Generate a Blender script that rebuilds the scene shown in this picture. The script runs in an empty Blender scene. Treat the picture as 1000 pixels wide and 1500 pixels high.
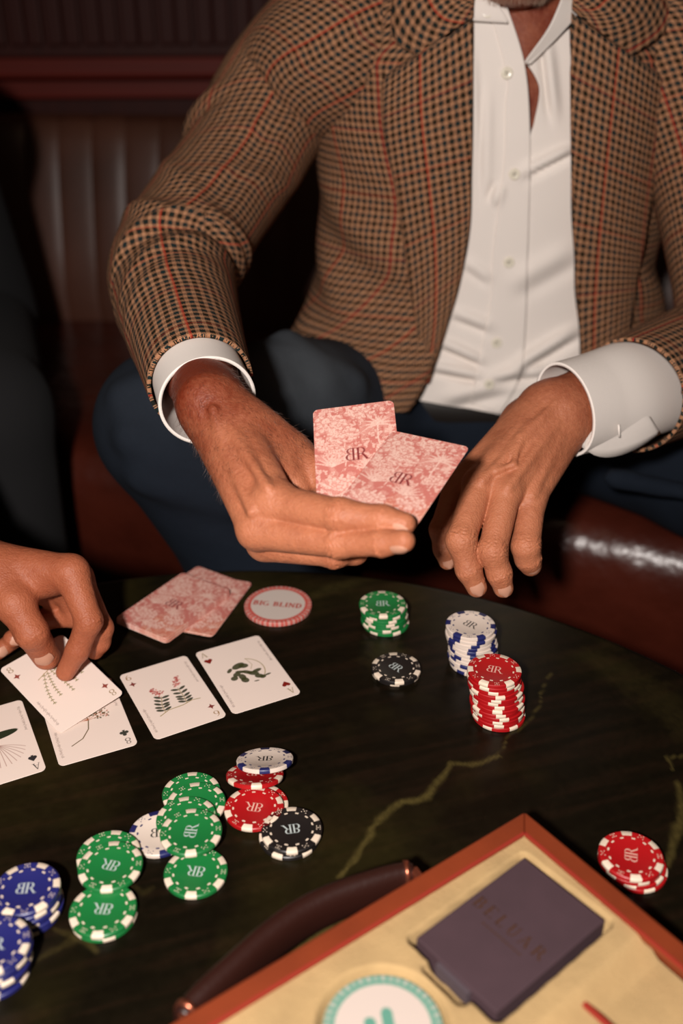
import bpy, bmesh, math, random
import numpy as np
from mathutils import Vector, Matrix
random.seed(7); rng = np.random.default_rng(7)
sc = bpy.context.scene
COL = sc.collection
R_ = math.radians

# ------------------------------------------------------------------ camera, world, light, exposure
# z = 0 is the table top; the floor lies at FLOOR
FLOOR = -0.43
FPX, PITCH, ROLL, CAMH = 1490.0, R_(28.35), R_(-0.3), 0.5024
cam = bpy.data.cameras.new('camera'); camo = bpy.data.objects.new('camera', cam); COL.objects.link(camo)
cam.sensor_fit = 'VERTICAL'; cam.sensor_height = 36.0; cam.lens = FPX * 36.0 / 1500.0
cam.clip_start = 0.02; cam.clip_end = 30
cF = np.array([0, math.cos(PITCH), -math.sin(PITCH)]); cU0 = np.array([0, math.sin(PITCH), math.cos(PITCH)]); cR0 = np.array([1.0, 0, 0])
cR = math.cos(ROLL) * cR0 + math.sin(ROLL) * cU0; cU = math.cos(ROLL) * cU0 - math.sin(ROLL) * cR0
CAM = np.array([0, 0, CAMH])
camo.matrix_world = Matrix(((cR[0], cU[0], -cF[0], 0), (cR[1], cU[1], -cF[1], 0), (cR[2], cU[2], -cF[2], CAMH), (0, 0, 0, 1)))
sc.camera = camo
cam.dof.use_dof = True; cam.dof.focus_distance = 0.735; cam.dof.aperture_fstop = 3.6

world = bpy.data.worlds.new('world'); sc.world = world; world.use_nodes = True
bgn = world.node_tree.nodes['Background']; bgn.inputs[0].default_value = (1.0, 0.62, 0.40, 1); bgn.inputs[1].default_value = 0.012

def area(name, loc, target, size, power, color):
    l = bpy.data.lights.new(name, 'AREA'); l.shape = 'DISK'; l.size = size; l.energy = power; l.color = color
    o = bpy.data.objects.new(name, l); COL.objects.link(o); o.location = loc
    d = Vector(target) - Vector(loc); o.rotation_euler = d.to_track_quat('-Z', 'Y').to_euler(); return o
fl = CAM - 0.140 * cR + 0.055 * cU - 0.30 * cF
area('camera_flash', fl, CAM + cF * 1.0 + cU * 0.05, 0.06, 17.5, (1.0, 0.925, 0.87))
area('overhead_fill', (-0.5, 0.6, 1.9), (0, 0.8, 0), 0.5, 1.2, (1.0, 0.70, 0.45))  # weak warm fill added overhead for the dim background, source unseen
sc.view_settings.view_transform = 'Standard'; sc.view_settings.look = 'None'
sc.view_settings.gamma = 1.0; sc.view_settings.use_curve_mapping = False
sc.view_settings.exposure = 0.0

# ------------------------------------------------------------------ geometry of the view: pixel + real distance -> point
def ray(px, py): return cF + (px - 500) / FPX * cR - (py - 750) / FPX * cU
def at(px, py, d): return CAM + d * ray(px, py)
def atz(px, py, z=0.0):
    r = ray(px, py); return CAM + r * ((z - CAMH) / r[2])
def depth_of(p): return float((np.asarray(p) - CAM) @ cF)
def unit(v):
    v = np.asarray(v, float); return v / (np.linalg.norm(v) + 1e-12)

# ------------------------------------------------------------------ object helpers
def obj(name, me, mat=None, parent=None, loc=None, M=None):
    o = bpy.data.objects.new(name, me); COL.objects.link(o)
    if mat is not None:
        for m in (mat if isinstance(mat, (list, tuple)) else [mat]): me.materials.append(m)
    if parent: o.parent = parent
    if M is not None: o.matrix_local = M
    if loc is not None: o.location = loc
    return o
def tag(o, label=None, cat=None, group=None, kind=None):
    if label: o['label'] = label
    if cat: o['category'] = cat
    if group: o['group'] = group
    if kind: o['kind'] = kind
    return o
def empty(name, loc=(0, 0, 0), M=None):
    o = bpy.data.objects.new(name, None); COL.objects.link(o); o.empty_display_size = 0.02
    if M is not None: o.matrix_world = M
    else: o.location = loc
    return o
def mesh(name, V, F, smooth=True):
    me = bpy.data.meshes.new(name)
    V = np.asarray(V, np.float32)
    if isinstance(F, np.ndarray):
        n, k = F.shape
        me.vertices.add(len(V)); me.vertices.foreach_set('co', V.ravel())
        me.loops.add(n * k); me.loops.foreach_set('vertex_index', F.astype(np.int32).ravel())
        me.polygons.add(n); me.polygons.foreach_set('loop_start', np.arange(0, n * k, k, dtype=np.int32))
        try: me.polygons.foreach_set('loop_total', np.full(n, k, dtype=np.int32))
        except Exception: pass
        me.update(calc_edges=True)
    else:
        me.from_pydata([tuple(map(float, v)) for v in V], [], F); me.update()
    if smooth: me.polygons.foreach_set('use_smooth', np.ones(len(me.polygons), bool))
    return me
def set_uv(me, uv):
    l = me.uv_layers.new(name='UVMap'); vi = np.zeros(len(me.loops), np.int32); me.loops.foreach_get('vertex_index', vi)
    l.data.foreach_set('uv', np.asarray(uv, np.float32)[vi].ravel())
def set_col(me, rgb, name='paint'):
    a = me.color_attributes.new(name, 'FLOAT_COLOR', 'POINT')
    c = np.ones((len(me.vertices), 4), np.float32); c[:, :3] = rgb; a.data.foreach_set('color', c.ravel())
def grid_faces(nr, nc, wrap=False):
    r = np.arange(nr - 1)[:, None]; cmax = nc if wrap else nc - 1
    c = np.arange(cmax)[None, :]; c2 = (c + 1) % nc
    return np.stack([r * nc + c, r * nc + c2, (r + 1) * nc + c2, (r + 1) * nc + c], -1).reshape(-1, 4)
def bm_mesh(name, bm, smooth=False):
    me = bpy.data.meshes.new(name); bmesh.ops.recalc_face_normals(bm, faces=bm.faces); bm.to_mesh(me); bm.free()
    if smooth: me.polygons.foreach_set('use_smooth', np.ones(len(me.polygons), bool))
    return me
def box_bm(bm, c, s, M=None, bev=0.0):
    r = bmesh.ops.create_cube(bm, size=1.0); vs = r['verts']
    for v in vs: v.co = Vector((v.co.x * s[0] + c[0], v.co.y * s[1] + c[1], v.co.z * s[2] + c[2]))
    if bev > 0:
        es = list({e for v in vs for e in v.link_edges})
        rb = bmesh.ops.bevel(bm, geom=es, offset=bev, segments=2, profile=0.6, affect='EDGES', clamp_overlap=True)
        vs = list({v for f in rb['faces'] for v in f.verts} | {v for v in vs if v.is_valid})
    if M is not None:
        for v in vs: v.co = M @ v.co
    return vs
def box_mesh(name, c, s, bev=0.0):
    bm = bmesh.new(); box_bm(bm, c, s, bev=bev); return bm_mesh(name, bm)
def lathe(name, prof, seg=48, smooth=True):
    V = []; n = len(prof)
    for r, z in prof:
        for k in range(seg):
            a = 2 * math.pi * k / seg; V.append((r * math.cos(a), r * math.sin(a), z))
    F = grid_faces(n, seg, True)
    return mesh(name, V, np.ascontiguousarray(F), smooth)
def sharp(o, ang=35):
    me = o.data if hasattr(o, 'data') else o
    try: me.set_sharp_from_angle(angle=R_(ang))
    except Exception: pass
def solid(o, t, offset=0.0):
    m = o.modifiers.new('thick', 'SOLIDIFY'); m.thickness = t; m.offset = offset; return m
def subsurf(o, n=1):
    m = o.modifiers.new('sub', 'SUBSURF'); m.levels = n; m.render_levels = n

# ------------------------------------------------------------------ materials
def lin(c):
    c = np.asarray(c, float) / 255.0
    return np.where(c <= 0.04045, c / 12.92, ((c + 0.055) / 1.055) ** 2.4)
def newmat(name):
    m = bpy.data.materials.new(name); m.use_nodes = True
    return m, m.node_tree, m.node_tree.nodes['Principled BSDF']
def setp(p, **k):
    for n, v in k.items():
        i = p.inputs.get(n.replace('_', ' '))
        if i is not None: i.default_value = v
class NT:
    def __init__(s, nt): s.nt = nt
    def n(s, t, **k):
        o = s.nt.nodes.new(t)
        for a, v in k.items(): setattr(o, a, v)
        return o
    def l(s, a, b): s.nt.links.new(a, b)
    def m(s, op, a, b=None, c=None):
        o = s.nt.nodes.new('ShaderNodeMath'); o.operation = op
        for i, v in enumerate((a, b, c)):
            if v is None: continue
            if isinstance(v, (int, float)): o.inputs[i].default_value = v
            else: s.l(v, o.inputs[i])
        return o.outputs[0]
    def mix(s, f, a, b):
        o = s.nt.nodes.new('ShaderNodeMix'); o.data_type = 'RGBA'
        for i, v in ((0, f), (6, a), (7, b)):
            if isinstance(v, (int, float)): o.inputs[i].default_value = v
            elif isinstance(v, (tuple, list, np.ndarray)): o.inputs[i].default_value = (*[float(x) for x in v[:3]], 1)
            else: s.l(v, o.inputs[i])
        return o.outputs[2]
def plain(name, rgb, rough=0.5, noise=0.0, nscale=60, bump=0.0, bscale=400, **k):
    m, nt, p = newmat(name); N = NT(nt); c = lin(rgb); setp(p, Roughness=rough, **k)
    p.inputs['Base Color'].default_value = (*c, 1)
    tc = N.n('ShaderNodeTexCoord')
    if noise > 0:
        t = N.n('ShaderNodeTexNoise'); t.inputs['Scale'].default_value = nscale; t.inputs['Detail'].default_value = 4
        N.l(tc.outputs['Object'], t.inputs['Vector'])
        f = N.m('MULTIPLY_ADD', t.outputs[0], 2.0, -0.5)
        o = N.mix(f, c * (1 - noise), np.minimum(c * (1 + noise), 1)); N.l(o, p.inputs['Base Color'])
    if bump > 0:
        t = N.n('ShaderNodeTexNoise'); t.inputs['Scale'].default_value = bscale; t.inputs['Detail'].default_value = 3
        N.l(tc.outputs['Object'], t.inputs['Vector'])
        b = N.n('ShaderNodeBump'); b.inputs['Strength'].default_value = bump; b.inputs['Distance'].default_value = 0.001 if bscale > 100 else 0.004
        N.l(t.outputs[0], b.inputs['Height']); N.l(b.outputs[0], p.inputs['Normal'])
    return m
def painted(name, rough=0.45, bump=0.0, bscale=600, **k):
    m, nt, p = newmat(name); N = NT(nt); setp(p, Roughness=rough, **k)
    a = N.n('ShaderNodeAttribute', attribute_name='paint'); N.l(a.outputs['Color'], p.inputs['Base Color'])
    if bump > 0:
        tc = N.n('ShaderNodeTexCoord'); t = N.n('ShaderNodeTexNoise'); t.inputs['Scale'].default_value = bscale
        N.l(tc.outputs['Object'], t.inputs['Vector']); b = N.n('ShaderNodeBump'); b.inputs['Strength'].default_value = bump
        b.inputs['Distance'].default_value = 0.0005; N.l(t.outputs[0], b.inputs['Height']); N.l(b.outputs[0], p.inputs['Normal'])
    return m
def skin_mat(name, light, dark):
    m, nt, p = newmat(name); N = NT(nt); setp(p, Roughness=0.56, Specular_IOR_Level=0.38)
    tc = N.n('ShaderNodeTexCoord')
    at_ = N.n('ShaderNodeAttribute', attribute_name='tan')  # skin tan with the weaker light at the wrists painted in
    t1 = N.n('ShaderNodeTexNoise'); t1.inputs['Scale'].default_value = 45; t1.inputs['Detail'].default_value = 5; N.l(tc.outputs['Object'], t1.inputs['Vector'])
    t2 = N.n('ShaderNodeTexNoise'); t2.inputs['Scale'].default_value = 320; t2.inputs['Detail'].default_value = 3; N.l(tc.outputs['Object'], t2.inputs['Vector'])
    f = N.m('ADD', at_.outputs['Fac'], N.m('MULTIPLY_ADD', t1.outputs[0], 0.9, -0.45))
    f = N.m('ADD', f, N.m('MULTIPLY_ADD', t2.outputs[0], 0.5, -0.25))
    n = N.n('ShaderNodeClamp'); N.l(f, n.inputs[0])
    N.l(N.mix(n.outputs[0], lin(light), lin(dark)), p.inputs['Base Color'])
    setp(p, Subsurface_Weight=0.12, Subsurface_Radius=(0.006, 0.0025, 0.0012), Subsurface_Scale=0.6)
    v = N.n('ShaderNodeTexVoronoi'); v.inputs['Scale'].default_value = 700; N.l(tc.outputs['Object'], v.inputs['Vector'])
    t3 = N.n('ShaderNodeTexNoise'); t3.inputs['Scale'].default_value = 170; t3.inputs['Detail'].default_value = 4; N.l(tc.outputs['Object'], t3.inputs['Vector'])
    hgt = N.m('ADD', N.m('MULTIPLY', v.outputs['Distance'], 0.35), t3.outputs[0])
    b = N.n('ShaderNodeBump'); b.inputs['Strength'].default_value = 0.65; b.inputs['Distance'].default_value = 0.0012
    N.l(hgt, b.inputs['Height']); N.l(b.outputs[0], p.inputs['Normal'])
    return m
def tweed_mat():
    m, nt, p = newmat('gun_club_tweed'); N = NT(nt); setp(p, Roughness=0.95, Specular_IOR_Level=0.1)
    uv = N.n('ShaderNodeUVMap'); sep = N.n('ShaderNodeSeparateXYZ')
    tc = N.n('ShaderNodeTexCoord')
    wob = N.n('ShaderNodeTexNoise'); wob.inputs['Scale'].default_value = 260; wob.inputs['Detail'].default_value = 2; N.l(tc.outputs['Object'], wob.inputs['Vector'])
    N.l(uv.outputs[0], sep.inputs[0]); P = 0.0071
    w = N.m('MULTIPLY_ADD', wob.outputs[0], 0.0014, -0.0007)
    U = N.m('DIVIDE', N.m('ADD', sep.outputs[0], w), P); V = N.m('DIVIDE', N.m('SUBTRACT', sep.outputs[1], w), P)
    a = N.m('LESS_THAN', N.m('FRACT', U), 0.56); b = N.m('LESS_THAN', N.m('FRACT', V), 0.56)
    iu = N.m('MODULO', N.m('FLOOR', N.m('ADD', U, 4000)), 2); iv = N.m('MODULO', N.m('FLOOR', N.m('ADD', V, 4000)), 2)
    t = N.m('LESS_THAN', N.m('FRACT', N.m('MULTIPLY', N.m('ADD', U, V), 4.0)), 0.5)
    brown, navy, tan = lin((33, 27, 17)), lin((26, 38, 38)), lin((168, 126, 94))
    tan2 = lin((152, 102, 74))
    du = N.mix(iu, brown, navy); dv = N.mix(iv, navy, brown)
    lt = N.mix(wob.outputs[0], tan, tan2)
    warp = N.mix(a, lt, du); weft = N.mix(b, lt, dv)
    c = N.mix(t, warp, weft)
    red = lin((168, 44, 26))
    ou = N.m('LESS_THAN', N.m('FRACT', N.m('DIVIDE', N.m('ADD', sep.outputs[0], 0.011), 0.0624)), 0.032)
    ov = N.m('LESS_THAN', N.m('FRACT', N.m('DIVIDE', N.m('ADD', sep.outputs[1], 0.02), 0.0624)), 0.028)
    c = N.mix(N.m('MULTIPLY', ou, 0.55), c, red); c = N.mix(N.m('MULTIPLY', ov, 0.25), c, red)
    N.l(c, p.inputs['Base Color'])
    t3 = N.n('ShaderNodeTexNoise'); t3.inputs['Scale'].default_value = 900; N.l(tc.outputs['Object'], t3.inputs['Vector'])
    bp = N.n('ShaderNodeBump'); bp.inputs['Strength'].default_value = 0.4; bp.inputs['Distance'].default_value = 0.0008
    N.l(t3.outputs[0], bp.inputs['Height']); N.l(bp.outputs[0], p.inputs['Normal'])
    return m
def wood_mat(name, c1, c2, rough=0.35, sc_=(60, 60, 3)):
    m, nt, p = newmat(name); N = NT(nt); setp(p, Roughness=rough, Specular_IOR_Level=0.2)
    tc = N.n('ShaderNodeTexCoord'); mp = N.n('ShaderNodeMapping'); mp.inputs['Scale'].default_value = sc_
    t = N.n('ShaderNodeTexNoise'); t.inputs['Scale'].default_value = 1.0; t.inputs['Detail'].default_value = 6
    N.l(tc.outputs['Object'], mp.inputs[0]); N.l(mp.outputs[0], t.inputs['Vector'])
    N.l(N.mix(t.outputs[0], lin(c1), lin(c2)), p.inputs['Base Color']); return m
def denim_mat(name, c):
    m, nt, p = newmat(name); N = NT(nt); setp(p, Roughness=0.9, Specular_IOR_Level=0.15)
    tc = N.n('ShaderNodeTexCoord'); t = N.n('ShaderNodeTexNoise'); t.inputs['Scale'].default_value = 14; t.inputs['Detail'].default_value = 6; N.l(tc.outputs['Object'], t.inputs['Vector'])
    w = N.n('ShaderNodeTexNoise'); w.inputs['Scale'].default_value = 700; N.l(tc.outputs['Object'], w.inputs['Vector'])
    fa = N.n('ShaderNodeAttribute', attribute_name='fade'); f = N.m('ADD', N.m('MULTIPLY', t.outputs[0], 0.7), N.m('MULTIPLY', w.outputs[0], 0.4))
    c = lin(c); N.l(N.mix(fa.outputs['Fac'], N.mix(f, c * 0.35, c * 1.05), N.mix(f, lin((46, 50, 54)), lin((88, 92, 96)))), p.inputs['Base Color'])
    b = N.n('ShaderNodeBump'); b.inputs['Strength'].default_value = 0.6; b.inputs['Distance'].default_value = 0.006
    N.l(t.outputs[0], b.inputs['Height']); N.l(b.outputs[0], p.inputs['Normal']); return m

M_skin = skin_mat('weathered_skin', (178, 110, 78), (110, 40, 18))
M_skin2 = skin_mat('smooth_skin', (178, 104, 72), (138, 68, 42))
M_nail = plain('fingernail', (190, 138, 114), 0.5)
M_tweed = tweed_mat()
M_shirt = plain('white_cotton', (226, 216, 208), 0.85, bump=0.25, bscale=1200)
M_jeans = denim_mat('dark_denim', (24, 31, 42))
M_blackcloth = plain('black_wool', (16, 15, 17), 0.95, bump=0.3, bscale=500)
M_leather = plain('oxblood_leather', (66, 26, 17), 0.42, noise=0.35, nscale=9, bump=0.25, bscale=220)
M_back = plain('backrest_leather', (78, 46, 34), 0.46, noise=0.3, nscale=7, bump=0.3, bscale=160)
M_seat = plain('seat_leather', (70, 27, 17), 0.30, noise=0.35, nscale=9, bump=0.9, bscale=26)
M_wood = wood_mat('mahogany_panel', (62, 20, 12), (40, 12, 8), 0.6)
M_rail = wood_mat('mahogany_rail', (104, 28, 16), (74, 20, 12), 0.55, (3, 60, 60))
M_floor = wood_mat('dark_floor_boards', (26, 15, 9), (16, 9, 6), 0.5, (3, 40, 40))
M_iron = plain('black_iron', (14, 12, 11), 0.4, Metallic=0.7)
M_red = plain('red_chip', (172, 20, 24), 0.38); M_green = plain('green_chip', (26, 116, 56), 0.38)
M_blue = plain('navy_chip', (36, 38, 104), 0.38); M_blk = plain('black_chip', (30, 26, 25), 0.38); M_wht = plain('white_chip', (222, 204, 190), 0.4)
M_spot = plain('cream_spot', (232, 212, 190), 0.4); M_navyspot = plain('navy_spot', (34, 38, 92), 0.4)
M_silver = plain('silver_foil', (196, 206, 204), 0.3, Metallic=0.1); M_pink_foil = plain('pale_foil', (226, 176, 160), 0.35)
M_black_ink = plain('black_ink', (28, 26, 24), 0.6)
M_edge = plain('card_edge', (224, 196, 184), 0.7)
M_card = painted('printed_card', 0.42, Specular_IOR_Level=0.35); M_toile = painted('toile_print', 0.5, Specular_IOR_Level=0.35)
M_marble = painted('veined_table_top', 0.32, bump=0.12, bscale=90, Specular_IOR_Level=0.14)
M_tan_leather = plain('tan_leather', (126, 52, 24), 0.5, noise=0.15, nscale=30, bump=0.2, bscale=500)
M_redstitch = plain('red_piping', (150, 44, 30), 0.6)
M_suede = plain('sand_suede', (180, 150, 106), 0.98, noise=0.12, nscale=45, bump=0.5, bscale=900, Specular_IOR_Level=0.1)
M_handle = plain('dark_brown_leather', (44, 19, 13), 0.42, bump=0.2, bscale=300)
M_copper = plain('copper_metal', (190, 110, 84), 0.3, Metallic=0.9)
M_purple = plain('aubergine_card', (68, 48, 54), 0.75, noise=0.08, nscale=60)
M_gold = plain('dull_gold_foil', (84, 52, 20), 0.45, Metallic=0.3)
M_greyline = plain('grey_card_side', (78, 66, 72), 0.7)
M_disc = painted('printed_disc', 0.4)
M_button = plain('pearl_button', (222, 214, 196), 0.25); M_hole = plain('button_hole', (92, 82, 66), 0.7)
M_horn = plain('brown_horn_button', (70, 24, 16), 0.3)
M_stubble = plain('grey_stubble', (150, 122, 104), 0.9)
M_hair = plain('grey_hair', (110, 104, 98), 0.7); M_hair2 = plain('dark_hair', (30, 22, 18), 0.6)
M_armhair = plain('arm_hair', (70, 42, 28), 0.6)
M_belt = plain('dark_belt', (24, 19, 16), 0.5)
M_eye = plain('eye_white', (220, 214, 206), 0.2)

# ------------------------------------------------------------------ setting
def struct(name, me, mat, parent=None):
    o = obj(name, me, mat, parent); o['kind'] = 'structure'; return o
struct('floor', box_mesh('floor', (0, 1.0, FLOOR - 0.02), (5, 5, 0.04)), M_floor)
WALL_Y = 2.06
wb = struct('wall_back', box_mesh('wall_back', (0, WALL_Y + 0.06, 0.6), (5, 0.08, 2.1)), M_wood)
bd = box_mesh('panel_board', (0, 0, 0), (0.030, 0.016, 1.2), bev=0.005)
bd.materials.append(M_wood)
for k in range(62):
    o = bpy.data.objects.new('panel_board', bd); COL.objects.link(o); o.parent = wb
    o.location = (-1.25 + k * 0.0345 + 0.002 * math.sin(k * 3.1), WALL_Y + 0.014 + 0.0015 * math.sin(k * 1.7), 0.97)
bm = bmesh.new()
box_bm(bm, (0, WALL_Y - 0.005, 0.335), (4.6, 0.05, 0.036), bev=0.008); box_bm(bm, (0, WALL_Y + 0.005, 0.296), (4.6, 0.03, 0.032), bev=0.006)
struct('trim_1', bm_mesh('trim_1', bm), M_rail)
struct('ceiling', box_mesh('ceiling', (0, 1.0, 1.98 + 0.03), (5, 5, 0.04)), M_wood)

# banquette ---------------------------------------------------------------------------------------
SEAT_Z = -0.085
def spline(P, n):
    P = np.asarray(P, float); m = len(P); t = np.linspace(0, m - 1, n); i = np.clip(t.astype(int), 0, m - 2); f = (t - i)[:, None]
    P0 = P[np.clip(i - 1, 0, m - 1)]; P1 = P[i]; P2 = P[i + 1]; P3 = P[np.clip(i + 2, 0, m - 1)]
    return 0.5 * ((2 * P1) + (-P0 + P2) * f + (2 * P0 - 5 * P1 + 4 * P2 - P3) * f ** 2 + (-P0 + 3 * P1 - 3 * P2 + P3) * f ** 3)
front = spline([(-1.5, 1.30), (-0.9, 1.31), (-0.42, 1.275), (-0.05, 1.17), (0.30, 1.055), (0.62, 0.90), (0.92, 0.66), (1.1, 0.30)], 90)
tang = np.gradient(front, axis=0); tang /= np.linalg.norm(tang, axis=1)[:, None]
nout = np.stack([-tang[:, 1], tang[:, 0]], 1)      # away from the table
def sweep(prof, name, wob=0.0):
    """prof: (distance back from the front line, z)"""
    V = np.zeros((len(front), len(prof), 3))
    for j, (s, z) in enumerate(prof):
        V[:, j, :2] = front + nout * s; V[:, j, 2] = z
    if wob:
        u = np.arange(len(front))
        V[:, :, 2] += (wob * np.sin(u * 0.9) * np.sin(u * 0.37))[:, None] * (np.array([p[1] for p in prof]) > SEAT_Z - 0.03)
    return mesh(name, V.reshape(-1, 3), grid_faces(len(front), len(prof)))
bq = empty('banquette', (0, 1.5, FLOOR))
tag(bq, 'dark oxblood leather banquette with rolled seat front, running along the panelled wall', 'bench')
prof = [(0.03, FLOOR + 0.10), (0.012, SEAT_Z - 0.20), (0.0, SEAT_Z - 0.13), (-0.006, SEAT_Z - 0.09), (-0.004, SEAT_Z - 0.05), (0.008, SEAT_Z - 0.022), (0.03, SEAT_Z - 0.006), (0.06, SEAT_Z), (0.16, SEAT_Z - 0.004), (0.35, SEAT_Z - 0.012), (0.52, SEAT_Z - 0.016), (0.64, SEAT_Z - 0.02)]
o = obj('seat', sweep(prof, 'seat', 0.003), M_seat); o.parent = bq; o.matrix_parent_inverse = Matrix.Translation((0, -1.5, -FLOOR))
def adopt(o, p):
    o.parent = p; o.matrix_parent_inverse = Matrix.Translation(-Vector(p.location)) if p.rotation_euler.x == 0 else p.matrix_world.inverted()
    return o
o = adopt(obj('plinth', sweep([(0.05, FLOOR), (0.05, FLOOR + 0.10), (0.6, FLOOR + 0.10), (0.6, FLOOR)], 'plinth'), M_wood), bq)
# backrest: upright channels
bl = front + nout * 0.62
seglen = np.r_[0, np.cumsum(np.linalg.norm(np.diff(bl, axis=0), axis=1))]
W_CH = 0.062; nch = int(seglen[-1] / W_CH)
zs = np.array([SEAT_Z - 0.03, SEAT_Z + 0.03, SEAT_Z + 0.12, SEAT_Z + 0.2, SEAT_Z + 0.26, SEAT_Z + 0.30, SEAT_Z + 0.33, SEAT_Z + 0.345, SEAT_Z + 0.34])
rec = np.array([0.0, -0.010, 0.006, 0.024, 0.040, 0.054, 0.070, 0.092, 0.118])
for k in range(nch):
    ss = np.linspace(k * W_CH, (k + 1) * W_CH, 9)
    cx_ = np.interp(ss, seglen, bl[:, 0]); cy_ = np.interp(ss, seglen, bl[:, 1])
    nx = np.interp(ss, seglen, nout[:, 0]); ny = np.interp(ss, seglen, nout[:, 1])
    bulge = (0.0035 + 0.0015 * math.sin(k * 2.3)) * np.sqrt(np.clip(1 - (np.linspace(-1, 1, 9)) ** 2, 0, 1))
    V = np.zeros((len(zs), 9, 3))
    for r in range(len(zs)):
        dd = rec[r] - bulge * (1.0 if r < 7 else 0.6)
        V[r, :, 0] = cx_ + nx * dd; V[r, :, 1] = cy_ + ny * dd; V[r, :, 2] = zs[r] + bulge * 0.3 * (r > 5)
    adopt(obj('back_channel', mesh('back_channel', V.reshape(-1, 3), grid_faces(len(zs), 9)), M_back), bq)
adopt(obj('back_frame', sweep([(0.66, SEAT_Z - 0.05), (0.70, SEAT_Z + 0.34), (0.74, SEAT_Z + 0.335), (0.74, FLOOR)], 'back_frame'), M_wood), bq)

# ------------------------------------------------------------------ table
TC, TR = np.array([-0.0862, 0.3403]), 0.481
def vnoise(X, Y, s, seed):
    g = np.random.default_rng(seed).random((128, 128)); x = X * s; y = Y * s
    i = np.floor(x).astype(int); j = np.floor(y).astype(int); fx = x - i; fy = y - j
    fx = fx * fx * (3 - 2 * fx); fy = fy * fy * (3 - 2 * fy); A = lambda a, b: g[a % 128, b % 128]
    return (A(i, j) * (1 - fx) + A(i + 1, j) * fx) * (1 - fy) + (A(i, j + 1) * (1 - fx) + A(i + 1, j + 1) * fx) * fy
def fbm(X, Y, s, seed, o=4):
    t = 0; a = 0.5
    for k in range(o): t = t + a * vnoise(X, Y, s * 2 ** k, seed + k); a *= 0.5
    return t / (1 - 0.5 ** o)
def pdist(X, Y, P):
    """distance to a polyline and position along it 0..1"""
    P = np.asarray(P); D = np.full(X.shape, 9.0); T = np.zeros(X.shape); n = len(P) - 1
    for i in range(n):
        a, b = P[i], P[i + 1]; ab = b - a; t = np.clip(((X - a[0]) * ab[0] + (Y - a[1]) * ab[1]) / (ab @ ab), 0, 1)
        d = np.hypot(X - a[0] - t * ab[0], Y - a[1] - t * ab[1]); m = d < D; D[m] = d[m]; T[m] = (i + t[m]) / n
    return D, T
table = empty('round_table', (TC[0], TC[1], FLOOR))
tag(table, 'low round table with dark green-brown veined top, carrying cards and poker chips', 'table')
nr_, ns_ = 300, 900
rr = np.r_[np.linspace(0.002, TR - 0.008, nr_)]
th = np.linspace(0, 2 * np.pi, ns_, endpoint=False)
X = TC[0] + rr[:, None] * np.cos(th); Y = TC[1] + rr[:, None] * np.sin(th); Z = np.zeros_like(X)
for r, z in ((TR - 0.004, -0.0008), (TR - 0.001, -0.003), (TR, -0.008), (TR, -0.024), (TR - 0.003, -0.03), (TR - 0.02, -0.032), (0.01, -0.032)):
    X = np.vstack([X, TC[0] + r * np.cos(th)[None]]); Y = np.vstack([Y, TC[1] + r * np.sin(th)[None]]); Z = np.vstack([Z, np.full((1, ns_), z)])
x, y = X.ravel(), Y.ravel()
streak = fbm(x * 0.5 + y * 0.35 + 3, y * 6.0 - x * 2.0 + 5, 30, 11, 4); cloud = fbm(x + 2, y + 2, 9, 21, 4); fine = fbm(x + 4, y + 4, 220, 31, 2)
c = np.outer(0.75 + 0.5 * streak, lin((19, 15, 8))) + np.outer(np.clip(streak - 0.45, 0, 1) * 0.5, lin((44, 18, 12))) + np.outer(np.clip(cloud - 0.45, 0, 1) * 1.3, lin((50, 44, 14)))
c *= (0.8 + 0.4 * fine)[:, None]
wx = x + 0.006 * (fbm(x + 1, y + 9, 60, 41, 3) - 0.5); wy = y + 0.006 * (fbm(x + 5, y + 3, 60, 51, 3) - 0.5)
veins = [([(497, 1286), (525, 1250), (545, 1215), (566, 1192), (592, 1174), (626, 1165), (645, 1142), (660, 1119), (688, 1121), (732, 1107)], 0.0030, 1.0),
         ([(722, 1112), (742, 1082), (776, 1056), (791, 1026), (806, 985)], 0.0011, 0.6),
         ([(1010, 1104), (975, 1111), (983, 1131)], 0.0016, 0.7), ([(992, 1148), (1000, 1175), (996, 1205), (982, 1240), (976, 1268)], 0.0035, 0.8),
         ([(440, 880), (485, 862), (520, 851), (550, 847)], 0.009, 0.30), ([(300, 1490), (345, 1452), (400, 1424), (440, 1392), (470, 1365), (500, 1350)], 0.0045, 0.8),
         ([(40, 1412), (82, 1392), (110, 1376), (138, 1395)], 0.003, 0.35), ([(80, 1360), (120, 1378), (140, 1392)], 0.003, 0.3),
         ([(560, 950), (575, 975)], 0.02, 0.25), ([(860, 960), (950, 1010), (1010, 1070)], 0.02, 0.16), ([(150, 1255), (205, 1308), (222, 1300)], 0.0025, 0.2)]
vcol = lin((72, 62, 32))
for P, w, s in veins:
    D, T = pdist(wx, wy, [atz(*q)[:2] for q in P])
    ww = w * (0.55 + 0.9 * fbm(x + 7, y + 1, 140, 61, 2)) * (0.6 + 0.4 * np.sin(np.pi * np.clip(T, 0.08, 0.92)))
    m = np.clip(1.4 - D / ww, 0, 1) ** 1.3 * s * (0.45 + 0.9 * fbm(x, y + 8, 400, 71, 2))
    c = c * (1 - m[:, None]) + vcol * m[:, None]
me = mesh('table_top', np.stack([x, y, Z.ravel()], 1), grid_faces(len(X), ns_, True)); set_col(me, np.clip(c, 0.001, 1))
def adopt_all(p, *os):
    for o in os: adopt(o, p)
adopt(obj('table_top', me, M_marble), table)
adopt(obj('apron', lathe('apron', [(0.40, -0.031), (0.40, -0.07), (0.385, -0.075), (0.385, -0.031)], 96), M_iron, loc=(TC[0], TC[1], 0)), table)
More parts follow.
